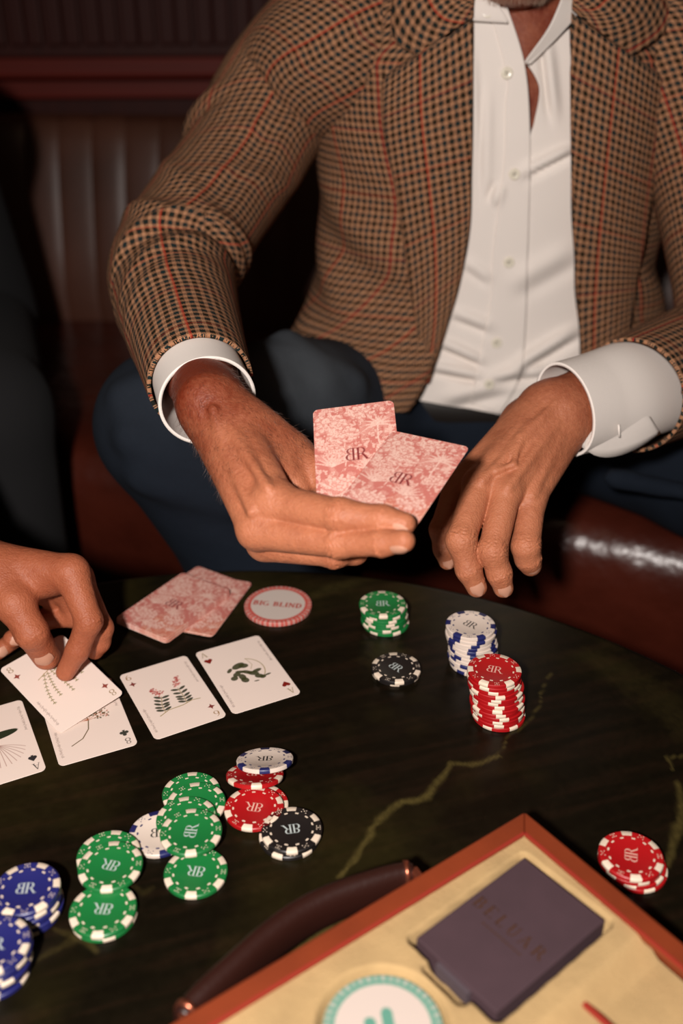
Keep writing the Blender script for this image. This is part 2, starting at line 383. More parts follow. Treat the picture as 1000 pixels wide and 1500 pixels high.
adopt(obj('pedestal', lathe('pedestal', [(0.13, -0.032), (0.12, -0.05), (0.05, -0.07), (0.042, -0.2), (0.05, FLOOR + 0.06), (0.20, FLOOR + 0.025), (0.24, FLOOR + 0.012), (0.24, FLOOR), (0.0, FLOOR)], 64), M_iron, loc=(TC[0], TC[1], 0)), table)

# ------------------------------------------------------------------ letters and suit marks as outlines (unit height)
def rct(a, b, c_, d): return [(a, b), (c_, b), (c_, d), (a, d)]
def band(cx, cy, ro, rh, ri, rj, a0, a1, n=14, di=0.0):
    o = []
    for k in range(n):
        t0, t1 = R_(a0 + (a1 - a0) * k / n), R_(a0 + (a1 - a0) * (k + 1) / n)
        o.append([(cx + ro * math.cos(t0), cy + rh * math.sin(t0)), (cx + ro * math.cos(t1), cy + rh * math.sin(t1)), (cx + di + ri * math.cos(t1), cy + rj * math.sin(t1)), (cx + di + ri * math.cos(t0), cy + rj * math.sin(t0))])
    return o
def fan(cx, cy, rx, ry, n=16):
    return [[(cx + rx * math.cos(2 * math.pi * k / n), cy + ry * math.sin(2 * math.pi * k / n)) for k in range(n)]]
def stem(x, w=0.13, s=0.07): return [rct(x, 0, x + w, 1), rct(x - s, 0, x + w + s, 0.04), rct(x - s, 0.96, x + w + s, 1)]
def glyph(ch):
    if ch == 'B': return stem(0.09) + [rct(0.2, 0.955, 0.36, 1), rct(0.2, 0.50, 0.40, 0.545), rct(0.2, 0, 0.38, 0.045)] + band(0.34, 0.772, 0.26, 0.228, 0.13, 0.185, -90, 90) + band(0.37, 0.272, 0.30, 0.272, 0.16, 0.228, -90, 90), 0.74
    if ch == 'R': return stem(0.09) + [rct(0.2, 0.955, 0.36, 1), rct(0.2, 0.47, 0.40, 0.515)] + band(0.36, 0.742, 0.27, 0.258, 0.13, 0.213, -90, 90) + [[(0.34, 0.49), (0.48, 0.49), (0.80, 0.03), (0.64, 0.03)], rct(0.62, 0, 0.90, 0.04)], 0.88
    if ch == 'A': return [[(0.36, 1), (0.40, 0.9), (0.12, 0.02), (0.06, 0.02)], [(0.34, 1), (0.42, 1), (0.74, 0.02), (0.60, 0.02)], rct(0.2, 0.30, 0.58, 0.345), rct(0.0, 0, 0.2, 0.035), rct(0.52, 0, 0.84, 0.035)], 0.86
    if ch == '8': return band(0.32, 0.75, 0.25, 0.25, 0.15, 0.215, 0, 360, 20) + band(0.32, 0.27, 0.31, 0.27, 0.19, 0.23, 0, 360, 20), 0.66
    if ch == '6': return band(0.32, 0.30, 0.31, 0.30, 0.19, 0.255, 0, 360, 20) + band(0.48, 0.36, 0.47, 0.64, 0.36, 0.60, 98, 190, 12), 0.66
    if ch == 'E': return stem(0.09) + [rct(0.2, 0.955, 0.62, 1), rct(0.2, 0.48, 0.5, 0.52), rct(0.2, 0, 0.64, 0.045), rct(0.58, 0, 0.64, 0.18), rct(0.57, 0.84, 0.62, 1)], 0.74
    if ch == 'L': return stem(0.09) + [rct(0.2, 0, 0.6, 0.05), rct(0.54, 0, 0.6, 0.2)], 0.68
    if ch == 'U': return [rct(0.1, 0.3, 0.23, 1), rct(0.58, 0.3, 0.65, 1), rct(0.02, 0.96, 0.31, 1), rct(0.5, 0.96, 0.74, 1)] + band(0.375, 0.3, 0.275, 0.3, 0.2, 0.23, 180, 360), 0.78
    if ch == 'I': return stem(0.09), 0.34
    if ch == 'D': return stem(0.09) + [rct(0.2, 0.955, 0.36, 1), rct(0.2, 0, 0.36, 0.045)] + band(0.34, 0.5, 0.40, 0.5, 0.25, 0.455, -90, 90), 0.82
    if ch == 'N': return [rct(0.1, 0, 0.16, 1), rct(0.68, 0, 0.74, 1), [(0.08, 1), (0.24, 1), (0.75, 0), (0.66, 0)], rct(0.02, 0, 0.24, 0.04), rct(0.6, 0.96, 0.84, 1)], 0.88
    if ch == 'G': return band(0.44, 0.5, 0.42, 0.5, 0.28, 0.455, 50, 330, 22) + [rct(0.66, 0.05, 0.79, 0.42), rct(0.56, 0.40, 0.86, 0.44)], 0.9
    return [], 0.35
def word(txt, h, sp=0.06):
    P, x0 = [], 0.0
    for ch in txt:
        g, w = glyph(ch); P += [[(x0 + p[0] * h, p[1] * h) for p in q] for q in g]; x0 += (w + sp) * h
    return [[(p[0] - x0 / 2, p[1] - h / 2) for p in q] for q in P]
def monogram(h):
    b, _ = glyph('B'); r, _ = glyph('R')
    P = [[(-p[0] + 0.02, p[1]) for p in q][::-1] for q in b] + [[(p[0] + 0.02, p[1]) for p in q] for q in r]
    return [[((p[0] - 0.07) * h, (p[1] - 0.5) * h) for p in q] for q in P]
def suit(k, h):
    if k == 'diamond':
        P = [[(0, 0.5), (-0.13, 0.16), (0, 0), (0.13, 0.16)], [(0, -0.5), (0.13, -0.16), (0, 0), (-0.13, -0.16)], [(-0.45, 0), (-0.13, -0.16), (0, 0), (-0.13, 0.16)], [(0.45, 0), (0.13, 0.16), (0, 0), (0.13, -0.16)]]
    elif k == 'heart': P = fan(-0.24, 0.2, 0.26, 0.26) + fan(0.24, 0.2, 0.26, 0.26) + [[(-0.46, 0.08), (0, -0.5), (0.46, 0.08), (0, 0.3)]]
    elif k == 'spade': P = fan(-0.22, -0.12, 0.24, 0.24) + fan(0.22, -0.12, 0.24, 0.24) + [[(-0.43, 0), (0, -0.2), (0.43, 0), (0, 0.5)], [(-0.04, -0.1), (-0.16, -0.5), (0.16, -0.5), (0.04, -0.1)]]
    else: P = fan(-0.27, -0.08, 0.23, 0.23) + fan(0.27, -0.08, 0.23, 0.23) + fan(0, 0.27, 0.23, 0.23) + [[(-0.05, 0.1), (-0.16, -0.5), (0.16, -0.5), (0.05, 0.1)], [(-0.25, -0.1), (0.25, -0.1), (0, 0.2)]]
    return [[(p[0] * h, p[1] * h) for p in q] for q in P]
def flat_mesh(name, polys, z=0.0, rot=0.0, off=(0, 0)):
    V, F = [], []; c_, s_ = math.cos(rot), math.sin(rot)
    for q in polys:
        F.append(list(range(len(V), len(V) + len(q))))
        V += [(c_ * a - s_ * b + off[0], s_ * a + c_ * b + off[1], z) for a, b in q]
    me = mesh(name, V, F, False); bm = bmesh.new(); bm.from_mesh(me)
    for f in bm.faces:
        f.normal_update()
        if f.normal.z < 0: f.normal_flip()
    bm.to_mesh(me); bm.free(); return me

# ------------------------------------------------------------------ poker chips
CR, CT = 0.0198, 0.0033
chip_body = lathe('chip_body', [(0, 0), (CR - 0.0006, 0), (CR, 0.0005), (CR, CT - 0.0005), (CR - 0.0006, CT), (0.0132, CT), (0.0129, CT - 0.00012), (0, CT - 0.00012)], 56)
sharp(chip_body, 30)
def spot_mesh():
    V, F = [], []; n = 6; aw = R_(10.5); e = 0.00007
    prof = [(0.0158, CT + e), (CR - 0.0005, CT + e), (CR + e, CT - 0.0005), (CR + e, 0.0005), (CR - 0.0005, -e * 0.3), (0.0158, -e * 0.3)]
    for i in range(n + 1):
        a = -aw + 2 * aw * i / n
        for r, z in prof: V.append((r * math.cos(a), r * math.sin(a), z))
    return mesh('edge_spot', V, grid_faces(n + 1, len(prof)), False)
spot_me = {'cream': spot_mesh(), 'navy': spot_mesh()}
spot_me['cream'].materials.append(M_spot); spot_me['navy'].materials.append(M_navyspot)
def dash_polys():
    P = []
    for k in range(12):
        a = R_(30 * k + 15); w = R_(4.6)
        P.append([(r * math.cos(t), r * math.sin(t)) for r, t in ((0.0134, a - w), (0.0145, a - w), (0.0145, a + w), (0.0134, a + w))])
    return P
def dice_polys():
    P = []
    for k in range(6):
        a = R_(60 * k + 30); c_, s_ = math.cos(a), math.sin(a)
        if k % 2: marks = [(0.0002 + i * 0.0011, j * 0.0014) for i in (-1, 1) for j in (-1, 0, 1)] + [(0.0002, 0)]
        else: marks = [(-0.0010, -0.0016), (0.0010, -0.0012), (0.0002, 0), (-0.0010, 0.0016), (0.0012, 0.0014)]
        for dr, dt in marks:
            r = 0.0172 + dr; x0, y0 = r * c_ - dt * s_, r * s_ + dt * c_
            P += fan(x0, y0, 0.00038, 0.00038, 8)
    return P
chip_me = {}
COLS = {'red': (M_red, 'cream', M_spot, M_pink_foil), 'green': (M_green, 'cream', M_spot, M_silver), 'blue': (M_blue, 'cream', M_spot, M_silver),
        'black': (M_blk, 'cream', M_spot, M_silver), 'white': (M_wht, 'navy', M_navyspot, M_black_ink)}
for k, (mb, sk, ms, mf) in COLS.items():
    b = chip_body.copy(); b.materials.clear(); b.materials.append(mb)
    d = flat_mesh('dash_ring', dash_polys(), CT + 0.00004); d.materials.append(ms)
    q = flat_mesh('dice_marks', dice_polys(), CT + 0.00004); q.materials.append(ms)
    g = flat_mesh('monogram', monogram(0.0078), CT - 0.00012 + 0.00006); g.materials.append(mf)
    chip_me[k] = (b, spot_me[sk], d, q, g)
ORD = ['topmost', 'second from the top', 'third from the top', 'fourth from the top', 'fifth from the top', 'sixth from the top', 'seventh from the top', 'eighth from the top', 'ninth from the top', 'tenth from the top', 'eleventh from the top', 'twelfth from the top']
ORD2 = ORD[:12] + ['thirteenth from the top', 'fourteenth from the top', 'fifteenth from the top', 'sixteenth from the top']
def chip(color, loc, rot, label, group, tilt=None, mono=None, top=True):
    r = empty('poker_chip'); M = Matrix.Translation(Vector(loc))
    if tilt: M = M @ Matrix.Rotation(tilt[1], 4, Vector((math.cos(tilt[0]), math.sin(tilt[0]), 0)))
    r.matrix_world = M @ Matrix.Rotation(rot, 4, 'Z'); tag(r, label, 'poker chip', group)
    b, s, d, q, g = chip_me[color]
    def ch(n, me, M=None):
        o = bpy.data.objects.new(n, me); COL.objects.link(o); o.parent = r
        if M is not None: o.matrix_local = M
        return o
    ch('chip_body', b)
    for k in range(6): ch('edge_spot', s, Matrix.Rotation(R_(60 * k), 4, 'Z'))
    if top:
        ch('dash_ring', d); ch('dice_marks', q)
        ch('monogram', g, Matrix.Rotation((mono if mono is not None else 0) - rot, 4, 'Z'))
    return r
def stack(color, base, n, topxy, rots, mono, name, group, jit=0.0008, z0=0.0, short=None):
    b = atz(*base, z0); tz = z0 + n * CT; t = atz(*topxy, tz)
    for i in range(n):
        f = i / max(1, n - 1); x = b[0] * (1 - f) + t[0] * f; y = b[1] * (1 - f) + t[1] * f
        if 0 < i < n - 1: x += random.uniform(-jit, jit) * 1.6; y += random.uniform(-jit, jit)
        k = n - 1 - i; od = 'bottom' if i == 0 else ORD[k]
        rot = rots[k % len(rots)] if k < len(rots) else random.uniform(0, 6.28)
        chip(color, (x, y, z0 + i * CT + 0.00004 * i), rot, f'{color} poker chip, {od}, {name}', group, mono=mono, top=(k == 0 or jit > 0.004))
stack('red', (730, 1048), 13, (724, 981), [R_(-62), R_(-58), R_(-40), R_(-85), R_(-100)], R_(-18), 'tall red stack', 'chips of the tall red stack')
stack('white', (694, 971), 11, (689, 915), [R_(-70), R_(-75), R_(-84), R_(-92)], R_(-38), 'tall white stack with navy marks', 'chips of the tall white stack')
stack('green', (565, 914), 7, (560, 884), [R_(-90), R_(-60), R_(-70), R_(-78)], R_(0), 'short green stack near the table edge', 'chips of the short green stack')
stack('black', (580, 984), 2, (580, 977), [R_(-85), R_(-96)], R_(-45), 'pair beside the tall stacks', 'black chips by the tall stacks')
stack('red', (929, 1273), 4, (924, 1252), [R_(-95), R_(-80), R_(-110), R_(-78)], R_(75), 'pile right of the open case', 'red chips by the case')
stack('blue', (42, 1336), 6, (38, 1301), [R_(-108), R_(-50), R_(-20), R_(-64), R_(-88)], R_(4), 'stack beside the left green chips', 'dark blue chips of the nearer pair of stacks')
stack('blue', (-6, 1424), 7, (-9, 1383), [R_(-70), R_(-30), R_(-12), R_(-55), R_(-88)], R_(4), 'stack cut by the left picture edge', 'dark blue chips at the picture edge')
def chp(color, px, py, lev, rot, label, group, mono=0.0, tilt=None, top=True, dz=0.0):
    z = lev * (CT + 0.00006) + dz; p = atz(px, py, z + CT)
    return chip(color, (p[0], p[1], z), rot, label, group, tilt, mono, top)
GP = 'loose chips spilled in the middle of the table'
chp('white', 233, 1219, 0, R_(-10), 'white poker chip with navy marks half hidden under the green chips', GP, R_(10))
chp('green', 280, 1160, 0, R_(-85), 'green poker chip farthest back in the fanned green pile, flat on the table', GP)
chp('green', 287, 1176, 1, R_(-80), 'green poker chip leaning second from the back in the fanned green pile', GP)
chp('green', 286.5, 1276, 0, R_(-92), 'green poker chip at the front of the fanned pile, monogram upside down, lowest', GP, R_(172))
chp('green', 273, 1198, 2, R_(-77), 'green poker chip third from the back, just under the top green chip', GP)
chp('green', 279.5, 1217, 3, R_(-83), 'green poker chip on top of the fanned pile with sideways monogram', GP, R_(84))
chp('red', 379, 1178, 0, R_(-60), 'red poker chip lying under the flat red chip, only its rim showing', GP)
chp('red', 372, 1182, 1, R_(-100), 'red poker chip lying flat with upside-down monogram beside the green pile', GP, R_(170))
chp('red', 373, 1134, 0, R_(-82), 'red poker chip tilted beneath the tilted white chip', GP, tilt=(0.0, R_(-19)), dz=0.0064)
chp('white', 387.8, 1112, 0, R_(-86), 'white poker chip with navy marks, tilted on top of the red chips', GP, R_(180), tilt=(0.1, R_(-19)), dz=0.0112)
chp('black', 424, 1222, 0, R_(-112), 'black poker chip underneath, flat on the table beside the red chips', GP)
chp('black', 427, 1214, 1, R_(-87), 'black poker chip lying on another black one beside the red chips', GP, R_(190))
GL = 'green chips between the blue stacks and the middle pile'
chp('green', 158.7, 1256, 0, R_(-120), 'green poker chip at the bottom back of the left green pile', GL)
chp('green', 158.7, 1250, 1, R_(-95), 'green poker chip second up at the back of the left green pile', GL)
chp('green', 152, 1336, 0, R_(-70), 'green poker chip flat on the table at the front of the left green pile', GL)
chp('green', 150.6, 1331, 1, R_(-88), 'green poker chip at the front of the left green pile, monogram half covered', GL, R_(175))
chp('green', 161.5, 1267, 2, R_(-86), 'green poker chip on top of the left green pile, monogram upside down', GL, R_(165))

# ------------------------------------------------------------------ printed cards
CW, CL, CTH = 0.057, 0.088, 0.0003
class Raster:
    def __init__(s, w, l, h):
        s.nx, s.ny = int(round(w / h)) + 1, int(round(l / h)) + 1
        s.x = np.linspace(-w / 2, w / 2, s.nx); s.y = np.linspace(l / 2, -l / 2, s.ny); s.h = h
        s.X, s.Y = np.meshgrid(s.x, s.y); s.c = np.ones((s.ny, s.nx, 3))
    def win(s, x0, x1, y0, y1):
        i0, i1 = np.searchsorted(s.x, [x0, x1]); j0, j1 = np.searchsorted(-s.y, [-y1, -y0]); return slice(max(0, j0 - 1), j1 + 1), slice(max(0, i0 - 1), i1 + 1)
    def put(s, w, m, col): s.c[w] = s.c[w] * (1 - m[..., None]) + np.asarray(col) * m[..., None]
    def polys(s, P, col, ox=0, oy=0, rot=0, a=1.0):
        c_, s_ = math.cos(rot), math.sin(rot)
        for q in P:
            q = np.array([(c_ * p[0] - s_ * p[1] + ox, s_ * p[0] + c_ * p[1] + oy) for p in q])
            ar = 0.5 * np.sum(q[:, 0] * np.roll(q[:, 1], -1) - q[:, 1] * np.roll(q[:, 0], -1))
            if ar < 0: q = q[::-1]
            w = s.win(q[:, 0].min() - s.h, q[:, 0].max() + s.h, q[:, 1].min() - s.h, q[:, 1].max() + s.h)
            X, Y = s.X[w], s.Y[w]
            if X.size == 0: continue
            sd = np.full(X.shape, -9.0)
            for i in range(len(q)):
                a0, b0 = q[i], q[(i + 1) % len(q)]; e = b0 - a0; L = np.hypot(*e)
                if L < 1e-9: continue
                sd = np.maximum(sd, ((X - a0[0]) * e[1] - (Y - a0[1]) * e[0]) / L)
            s.put(w, np.clip(0.5 - sd / s.h, 0, 1) * a, col)
    def ell(s, cx, cy, rx, ry, ang, col, a=1.0, soft=1.0):
        r = max(rx, ry) + s.h * 2; w = s.win(cx - r, cx + r, cy - r, cy + r); X, Y = s.X[w] - cx, s.Y[w] - cy
        if X.size == 0: return
        c_, s_ = math.cos(ang), math.sin(ang); u, v = X * c_ + Y * s_, -X * s_ + Y * c_
        d = (np.hypot(u / rx, v / ry) - 1) * min(rx, ry)
        s.put(w, np.clip(0.5 - d / (s.h * soft), 0, 1) * a, col)
    def line(s, P, wd, col, a=1.0):
        P = np.asarray(P, float); r = wd + 2 * s.h
        w = s.win(P[:, 0].min() - r, P[:, 0].max() + r, P[:, 1].min() - r, P[:, 1].max() + r); X, Y = s.X[w], s.Y[w]
        if X.size == 0: return
        D, _ = pdist(X, Y, P); s.put(w, np.clip(0.5 - (D - wd / 2) / s.h, 0, 1) * a, col)
def card_mesh(name, ras, edge):
    ny, nx, w, l, rad = ras.ny, ras.nx, CW, CL, 0.0042
    X, Y = ras.X.copy(), ras.Y.copy(); ax, ay = np.abs(X) - (w / 2 - rad), np.abs(Y) - (l / 2 - rad); m = (ax > 0) & (ay > 0)
    d = np.hypot(ax, ay); k = np.where(m & (d > rad), rad / np.maximum(d, 1e-9), 1.0)
    X = np.where(m, np.sign(X) * (w / 2 - rad + ax * k), X); Y = np.where(m, np.sign(Y) * (l / 2 - rad + ay * k), Y)
    n = ny * nx; V = np.stack([X, Y, np.zeros_like(X)], -1).reshape(-1, 3); idx = np.arange(n).reshape(ny, nx)
    loop = np.r_[idx[0, :-1], idx[:-1, -1], idx[-1, :0:-1], idx[:0:-1, 0]]; m_ = len(loop); low = n + np.arange(m_)
    V = np.vstack([V, V[loop] - [0, 0, CTH]])
    F = grid_faces(ny, nx)[:, ::-1]; S = np.stack([loop, np.roll(loop, -1), np.roll(low, -1), low], 1)
    inv = {int(a): int(b) for a, b in zip(loop, low)}
    Lc = [inv[int(i)] for i in idx[:, 0]]; Rc = [inv[int(i)] for i in idx[:, -1]]
    Bt = np.array([[Lc[i], Rc[i], Rc[i + 1], Lc[i + 1]] for i in range(ny - 1)])
    me = mesh(name, V, np.ascontiguousarray(np.vstack([F, S, Bt]).astype(np.int32)), False)
    set_col(me, np.vstack([ras.c.reshape(-1, 3), np.tile(edge, (m_, 1))])); return me
CREAM = lin((236, 216, 204)); INK = lin((52, 48, 44)); DRED = lin((120, 30, 24)); OLIVE = lin((150, 128, 66)); DGREEN = lin((44, 50, 30))
def base_face(rank, st, colr, rankcol):
    r = Raster(CW, CL, 0.0003); r.c[:] = CREAM
    for sg in (0, 1):
        ro = math.pi * sg; f = -1 if sg else 1
        g = word(rank, 0.0068, 0.0); r.polys(g, rankcol, f * -0.0228, f * 0.0372, ro); r.polys(suit(st, 0.0068), colr, f * -0.0222, f * 0.0275, ro)
        # a line of small faint handwriting along each long edge
        q = np.random.default_rng(hash_(rank + st) + sg); xx = np.linspace(0, 0.030, 90); yy = 0.0009 * np.sin(xx * 5200 + 3 * np.sin(xx * 900)) * (0.5 + 0.8 * np.abs(np.sin(xx * 700 + sg)))
        yy += 0.0009 * (q.random(90) - 0.5)
        P = [(f * (0.0245 + b), f * (0.036 - a)) for a, b in zip(xx, yy)]
        r.line(P, 0.00034, lin((140, 118, 110)), 0.7)
    return r
def hash_(s): return sum(ord(ch) * (i + 3) for i, ch in enumerate(s))
def twig(r, P, col, w, leaf, lc, n, size, seed, a=0.9):
    r.line(P, w, col, a); P = np.asarray(P); q = np.random.default_rng(seed)
    for k in range(n):
        t = (k + 0.5) / n * (len(P) - 1); i = min(int(t), len(P) - 2); p = P[i] + (P[i + 1] - P[i]) * (t - i); d = P[i + 1] - P[i]; an = math.atan2(d[1], d[0])
        for sd in (-1, 1):
            b = an + sd * leaf; r.ell(p[0] + math.cos(b) * size * 1.1, p[1] + math.sin(b) * size * 1.1, size, size * 0.42, b, lc, 0.95)
# six of diamonds: two leafy blossoms on a branch
r6 = base_face('6', 'diamond', DRED, lin((150, 110, 60)))
r6.line([(-0.016, -0.020), (-0.008, -0.016), (0.004, -0.0155), (0.012, -0.013), (0.0185, -0.014)], 0.0007, OLIVE)
twig(r6, [(-0.011, -0.017), (-0.0105, -0.008), (-0.0075, 0.002)], OLIVE, 0.0006, 1.15, DGREEN, 5, 0.0031, 1)
twig(r6, [(0.0075, -0.0145), (0.008, -0.006), (0.0075, 0.006)], OLIVE, 0.0006, 1.15, DGREEN, 5, 0.0031, 2)
q = np.random.default_rng(5)
for cx_, cy_, dx, dy in ((-0.0075, 0.005, -0.0045, 0.0085), (0.008, 0.0095, 0.003, 0.010)):
    for k in range(46):
        t = q.random(); r6.ell(cx_ + dx * t + q.normal() * 0.0017 * (1.1 - t * 0.6), cy_ + dy * t + q.normal() * 0.0012, 0.0009, 0.0007, q.random() * 3, lin((176, 84, 78)) if q.random() < 0.7 else lin((216, 150, 140)), 0.85)
# ace of hearts: dark green sprig in a ring
rh = base_face('A', 'heart', lin((128, 30, 22)), lin((150, 128, 84)))
a = np.linspace(-0.9, 1.25, 20); rh.line([(0.001 + 0.0145 * math.cos(t), 0.002 + 0.0165 * math.sin(t)) for t in a], 0.0008, OLIVE, 0.8)
rh.line([(0.006, 0.018), (0.008, 0.008), (0.005, 0.003)], 0.0005, OLIVE, 0.7)
for cx_, cy_, rx, ry, an in ((-0.003, 0.011, 0.0058, 0.0034, 0.35), (0.001, 0.0095, 0.004, 0.003, -0.3), (-0.0115, 0.008, 0.0032, 0.0017, 0.8), (-0.008, 0.001, 0.0034, 0.0026, 0.5), (-0.0115, -0.003, 0.003, 0.0028, 0.3),
        (-0.0042, 0.003, 0.004, 0.0018, -0.4), (-0.005, -0.004, 0.0028, 0.0042, 0.1), (-0.0045, -0.0085, 0.0030, 0.0036, 0.4), (0.0005, 0.0005, 0.0045, 0.0022, -0.7), (0.0045, -0.003, 0.005, 0.0026, -0.6), (0.0085, -0.001, 0.0042, 0.002, 0.2), (0.0075, -0.0085, 0.0036, 0.0026, -0.5), (0.010, -0.0105, 0.0026, 0.0022, 0.2), (0.0145, -0.0095, 0.0028, 0.001, 0.1), (0.0035, -0.0135, 0.0022, 0.0007, -0.1)):
    rh.ell(cx_, cy_, rx, ry, an, lin((62, 64, 34)), 0.95)
# eight of diamonds: hanging strings of seeds
r8 = base_face('8', 'diamond', lin((136, 46, 32)), lin((140, 112, 66)))
for x0, cv, ln in ((-0.013, -0.010, 0.030), (-0.006, -0.005, 0.026), (0.001, 0.002, 0.028), (0.007, 0.007, 0.022), (0.013, 0.012, 0.018)):
    P = [(x0 * 0.4 + (cv) * math.sin(t * 1.6), 0.016 - ln * t * 1.1) for t in np.linspace(0, 1, 12)]
    twig(r8, P, OLIVE, 0.0005, 0.9, lin((110, 112, 56)), 9, 0.0009, 3)
r8.line([(-0.012, 0.013), (0.0, 0.0175), (0.014, 0.015)], 0.0006, OLIVE)
# eight of clubs: curved stem with a crown of seeds
rc = base_face('8', 'club', lin((62, 62, 54)), lin((62, 56, 50)))
rc.line([(-0.016, -0.026), (-0.007, -0.021), (-0.001, -0.012), (0.001, -0.002), (0.0, 0.008)], 0.0008, lin((98, 82, 46)))
for k in range(150):
    t = q.random() * 3.0 - 0.0; rad = 0.006 + 0.012 * q.random(); xx, yy = -0.001 + rad * 1.1 * math.cos(t), -0.003 + rad * math.sin(t)
    r_c = lin((70, 72, 40)) if q.random() < 0.8 else lin((170, 80, 44)); rc.ell(xx, yy, 0.00085, 0.0005, q.random() * 3, r_c, 0.95)
for t in np.linspace(0.2, 2.9, 8): rc.line([(0.0, -0.002), (-0.001 + 0.017 * math.cos(t), -0.003 + 0.015 * math.sin(t))], 0.0005, lin((170, 92, 52)), 0.8)
# ace of spades: broad dark leaf and trailing roots
rs = base_face('A', 'spade', lin((46, 46, 48)), lin((52, 50, 48)))
rs.ell(0.003, 0.008, 0.016, 0.0042, 0.12, lin((42, 50, 34))); rs.ell(-0.012, 0.002, 0.012, 0.004, 0.9, lin((42, 50, 34)))
for k in range(9):
    a0 = -0.15 - 0.22 * k; P = [(0.002 + 0.0185 * t * math.cos(a0) , -0.001 - 0.002 + 0.0185 * t * math.sin(a0) - 0.006 * t * t) for t in np.linspace(0, 1, 8)]
    rs.line(P, 0.0004, lin((136, 74, 58)), 0.8)
FACES = {k: card_mesh('card_face', r, CREAM) for k, r in (('6', r6), ('h', rh), ('8', r8), ('c', rc), ('s', rs))}
for m_ in FACES.values(): m_.materials.append(M_card)
# the pink toile back: pale trees, palms and fern tufts on rose
rt = Raster(CW, CL, 0.0003); X, Y = rt.X, rt.Y
rose, mid, pale, deep = lin((192, 114, 104)), lin((206, 144, 132)), lin((226, 188, 174)), lin((166, 82, 66))
n1 = fbm(X * 30 + 9, Y * 30 + 9, 6, 101, 5); n2 = fbm(X * 30 + 3, Y * 30 + 5, 14, 111, 4); n3 = fbm(X * 30, Y * 30, 40, 121, 3)
rt.c[:] = rose
def lay(m, col, a=1.0):
    m = np.clip(m, 0, 1)[..., None] * a; rt.c = rt.c * (1 - m) + col * m
lay((n1 - 0.50) * 14, mid); lay((n2 - 0.56) * 16, pale, 0.75); lay((n3 - 0.62) * 10 * (n1 > 0.45), deep, 0.5)
lay(np.clip((-Y - 0.012) * 40, 0, 0.6) * (X > 0), lin((206, 122, 84)), 0.7)
q = np.random.default_rng(77)
def blob_tree(cx, cy, s, n=60):
    rt.line([(cx, cy - s * 1.3), (cx + s * 0.1, cy - s * 0.6), (cx, cy)], 0.0009, pale)
    for k in range(n):
        a = q.random() * 6.28; rr_ = s * math.sqrt(q.random()); u = (math.cos(a) * rr_ * 1.25, math.sin(a) * rr_ * 0.75)
        rt.ell(cx + u[0], cy + u[1] - s * 0.06, s * 0.20, s * 0.15, q.random() * 3, mid, 0.8); rt.ell(cx + u[0] + s * 0.02, cy + u[1] + s * 0.03, s * 0.16, s * 0.12, q.random() * 3, pale, 0.85)
def palm(cx, cy, s, n=9, a0=0.0, a1=math.pi, droop=0.5):
    for k in range(n):
        a = a0 + (a1 - a0) * k / (n - 1); P = [(cx + s * t * math.cos(a), cy + s * t * math.sin(a) - droop * s * t * t * 0.6) for t in np.linspace(0, 1, 7)]
        for i in range(6): rt.line(P[i:i + 2], s * 0.16 * (1 - (i / 6 - 0.3) ** 2) * (1 - i / 7.5), pale, 0.9)
        rt.line(P, 0.0003, rose, 0.5)
for bx, by, s in ((-0.017, 0.029, 0.010), (-0.008, 0.018, 0.0085), (0.004, 0.036, 0.008), (-0.019, 0.010, 0.007), (-0.008, 0.001, 0.008), (0.016, -0.020, 0.008), (-0.012, -0.024, 0.009), (0.006, -0.033, 0.008), (0.021, 0.005, 0.006)): blob_tree(bx, by, s)
palm(0.016, 0.024, 0.013, 9, 0.0, 3.3, 0.6); rt.line([(0.016, 0.024), (0.0155, 0.012), (0.017, 0.002)], 0.0012, pale)
palm(-0.017, -0.008, 0.0125, 9, 0.3, 2.8, 0.05); palm(0.008, -0.014, 0.0125, 9, 0.3, 2.8, 0.05); palm(-0.002, -0.036, 0.010, 7, 0.3, 2.8, 0.1); palm(0.022, -0.034, 0.009, 7, 0.4, 2.8, 0.1)
lay((fbm(X * 30 + 7, Y * 30 + 2, 60, 141, 2) - 0.60) * 9, rose, 0.6)
rt.polys(monogram(0.0105), lin((122, 44, 46)), 0.0, 0.0)
toile = card_mesh('card_back', rt, lin((232, 206, 192))); toile.materials.append(M_toile)

def card(me, M, label, group, name='playing_card'):
    o = bpy.data.objects.new(name, me); COL.objects.link(o); o.matrix_world = M; return tag(o, label, 'playing card', group)
def flatM(c, ang, z): return Matrix.Translation((c[0], c[1], z)) @ Matrix.Rotation(ang, 4, 'Z')
def quadc(*pts): return np.mean([atz(*p)[:2] for p in pts], 0)
GR = 'face-up cards dealt in a row'
card(FACES['6'], flatM(quadc((174.4, 990), (274, 959.6), (331, 1050.5), (226.6, 1084)), R_(28.2), CTH), 'six of diamonds card lying face up with two pink blossoms', GR)
card(FACES['h'], flatM(quadc((284.3, 957.1), (379.9, 930), (440.6, 1015.6), (341.5, 1047.6)), R_(26.4), CTH), 'ace of hearts card lying face up with dark green sprig', GR)
A_, B_ = atz(87, 1123.6)[:2], atz(202.4, 1090.5)[:2]; u_ = unit(B_ - A_); v_ = np.array([-u_[1], u_[0]])
card(FACES['c'], flatM((A_ + B_) / 2 + v_ * CL / 2, math.atan2(u_[1], u_[0]), CTH), 'eight of clubs card lying face up, partly under the hand-held card', GR)
A_, B_ = atz(33.5, 1030)[:2], atz(68.4, 1127.9)[:2]; v_ = unit(A_ - B_); u_ = np.array([v_[1], -v_[0]])
card(FACES['s'], flatM(B_ + v_ * CL / 2 - u_ * CW / 2, math.atan2(u_[1], u_[0]), CTH), 'ace of spades card lying face up, cut by the picture edge', GR)
def mat3(c, Rm): return Matrix([[*Rm[i], c[i]] for i in range(3)] + [[0, 0, 0, 1]])
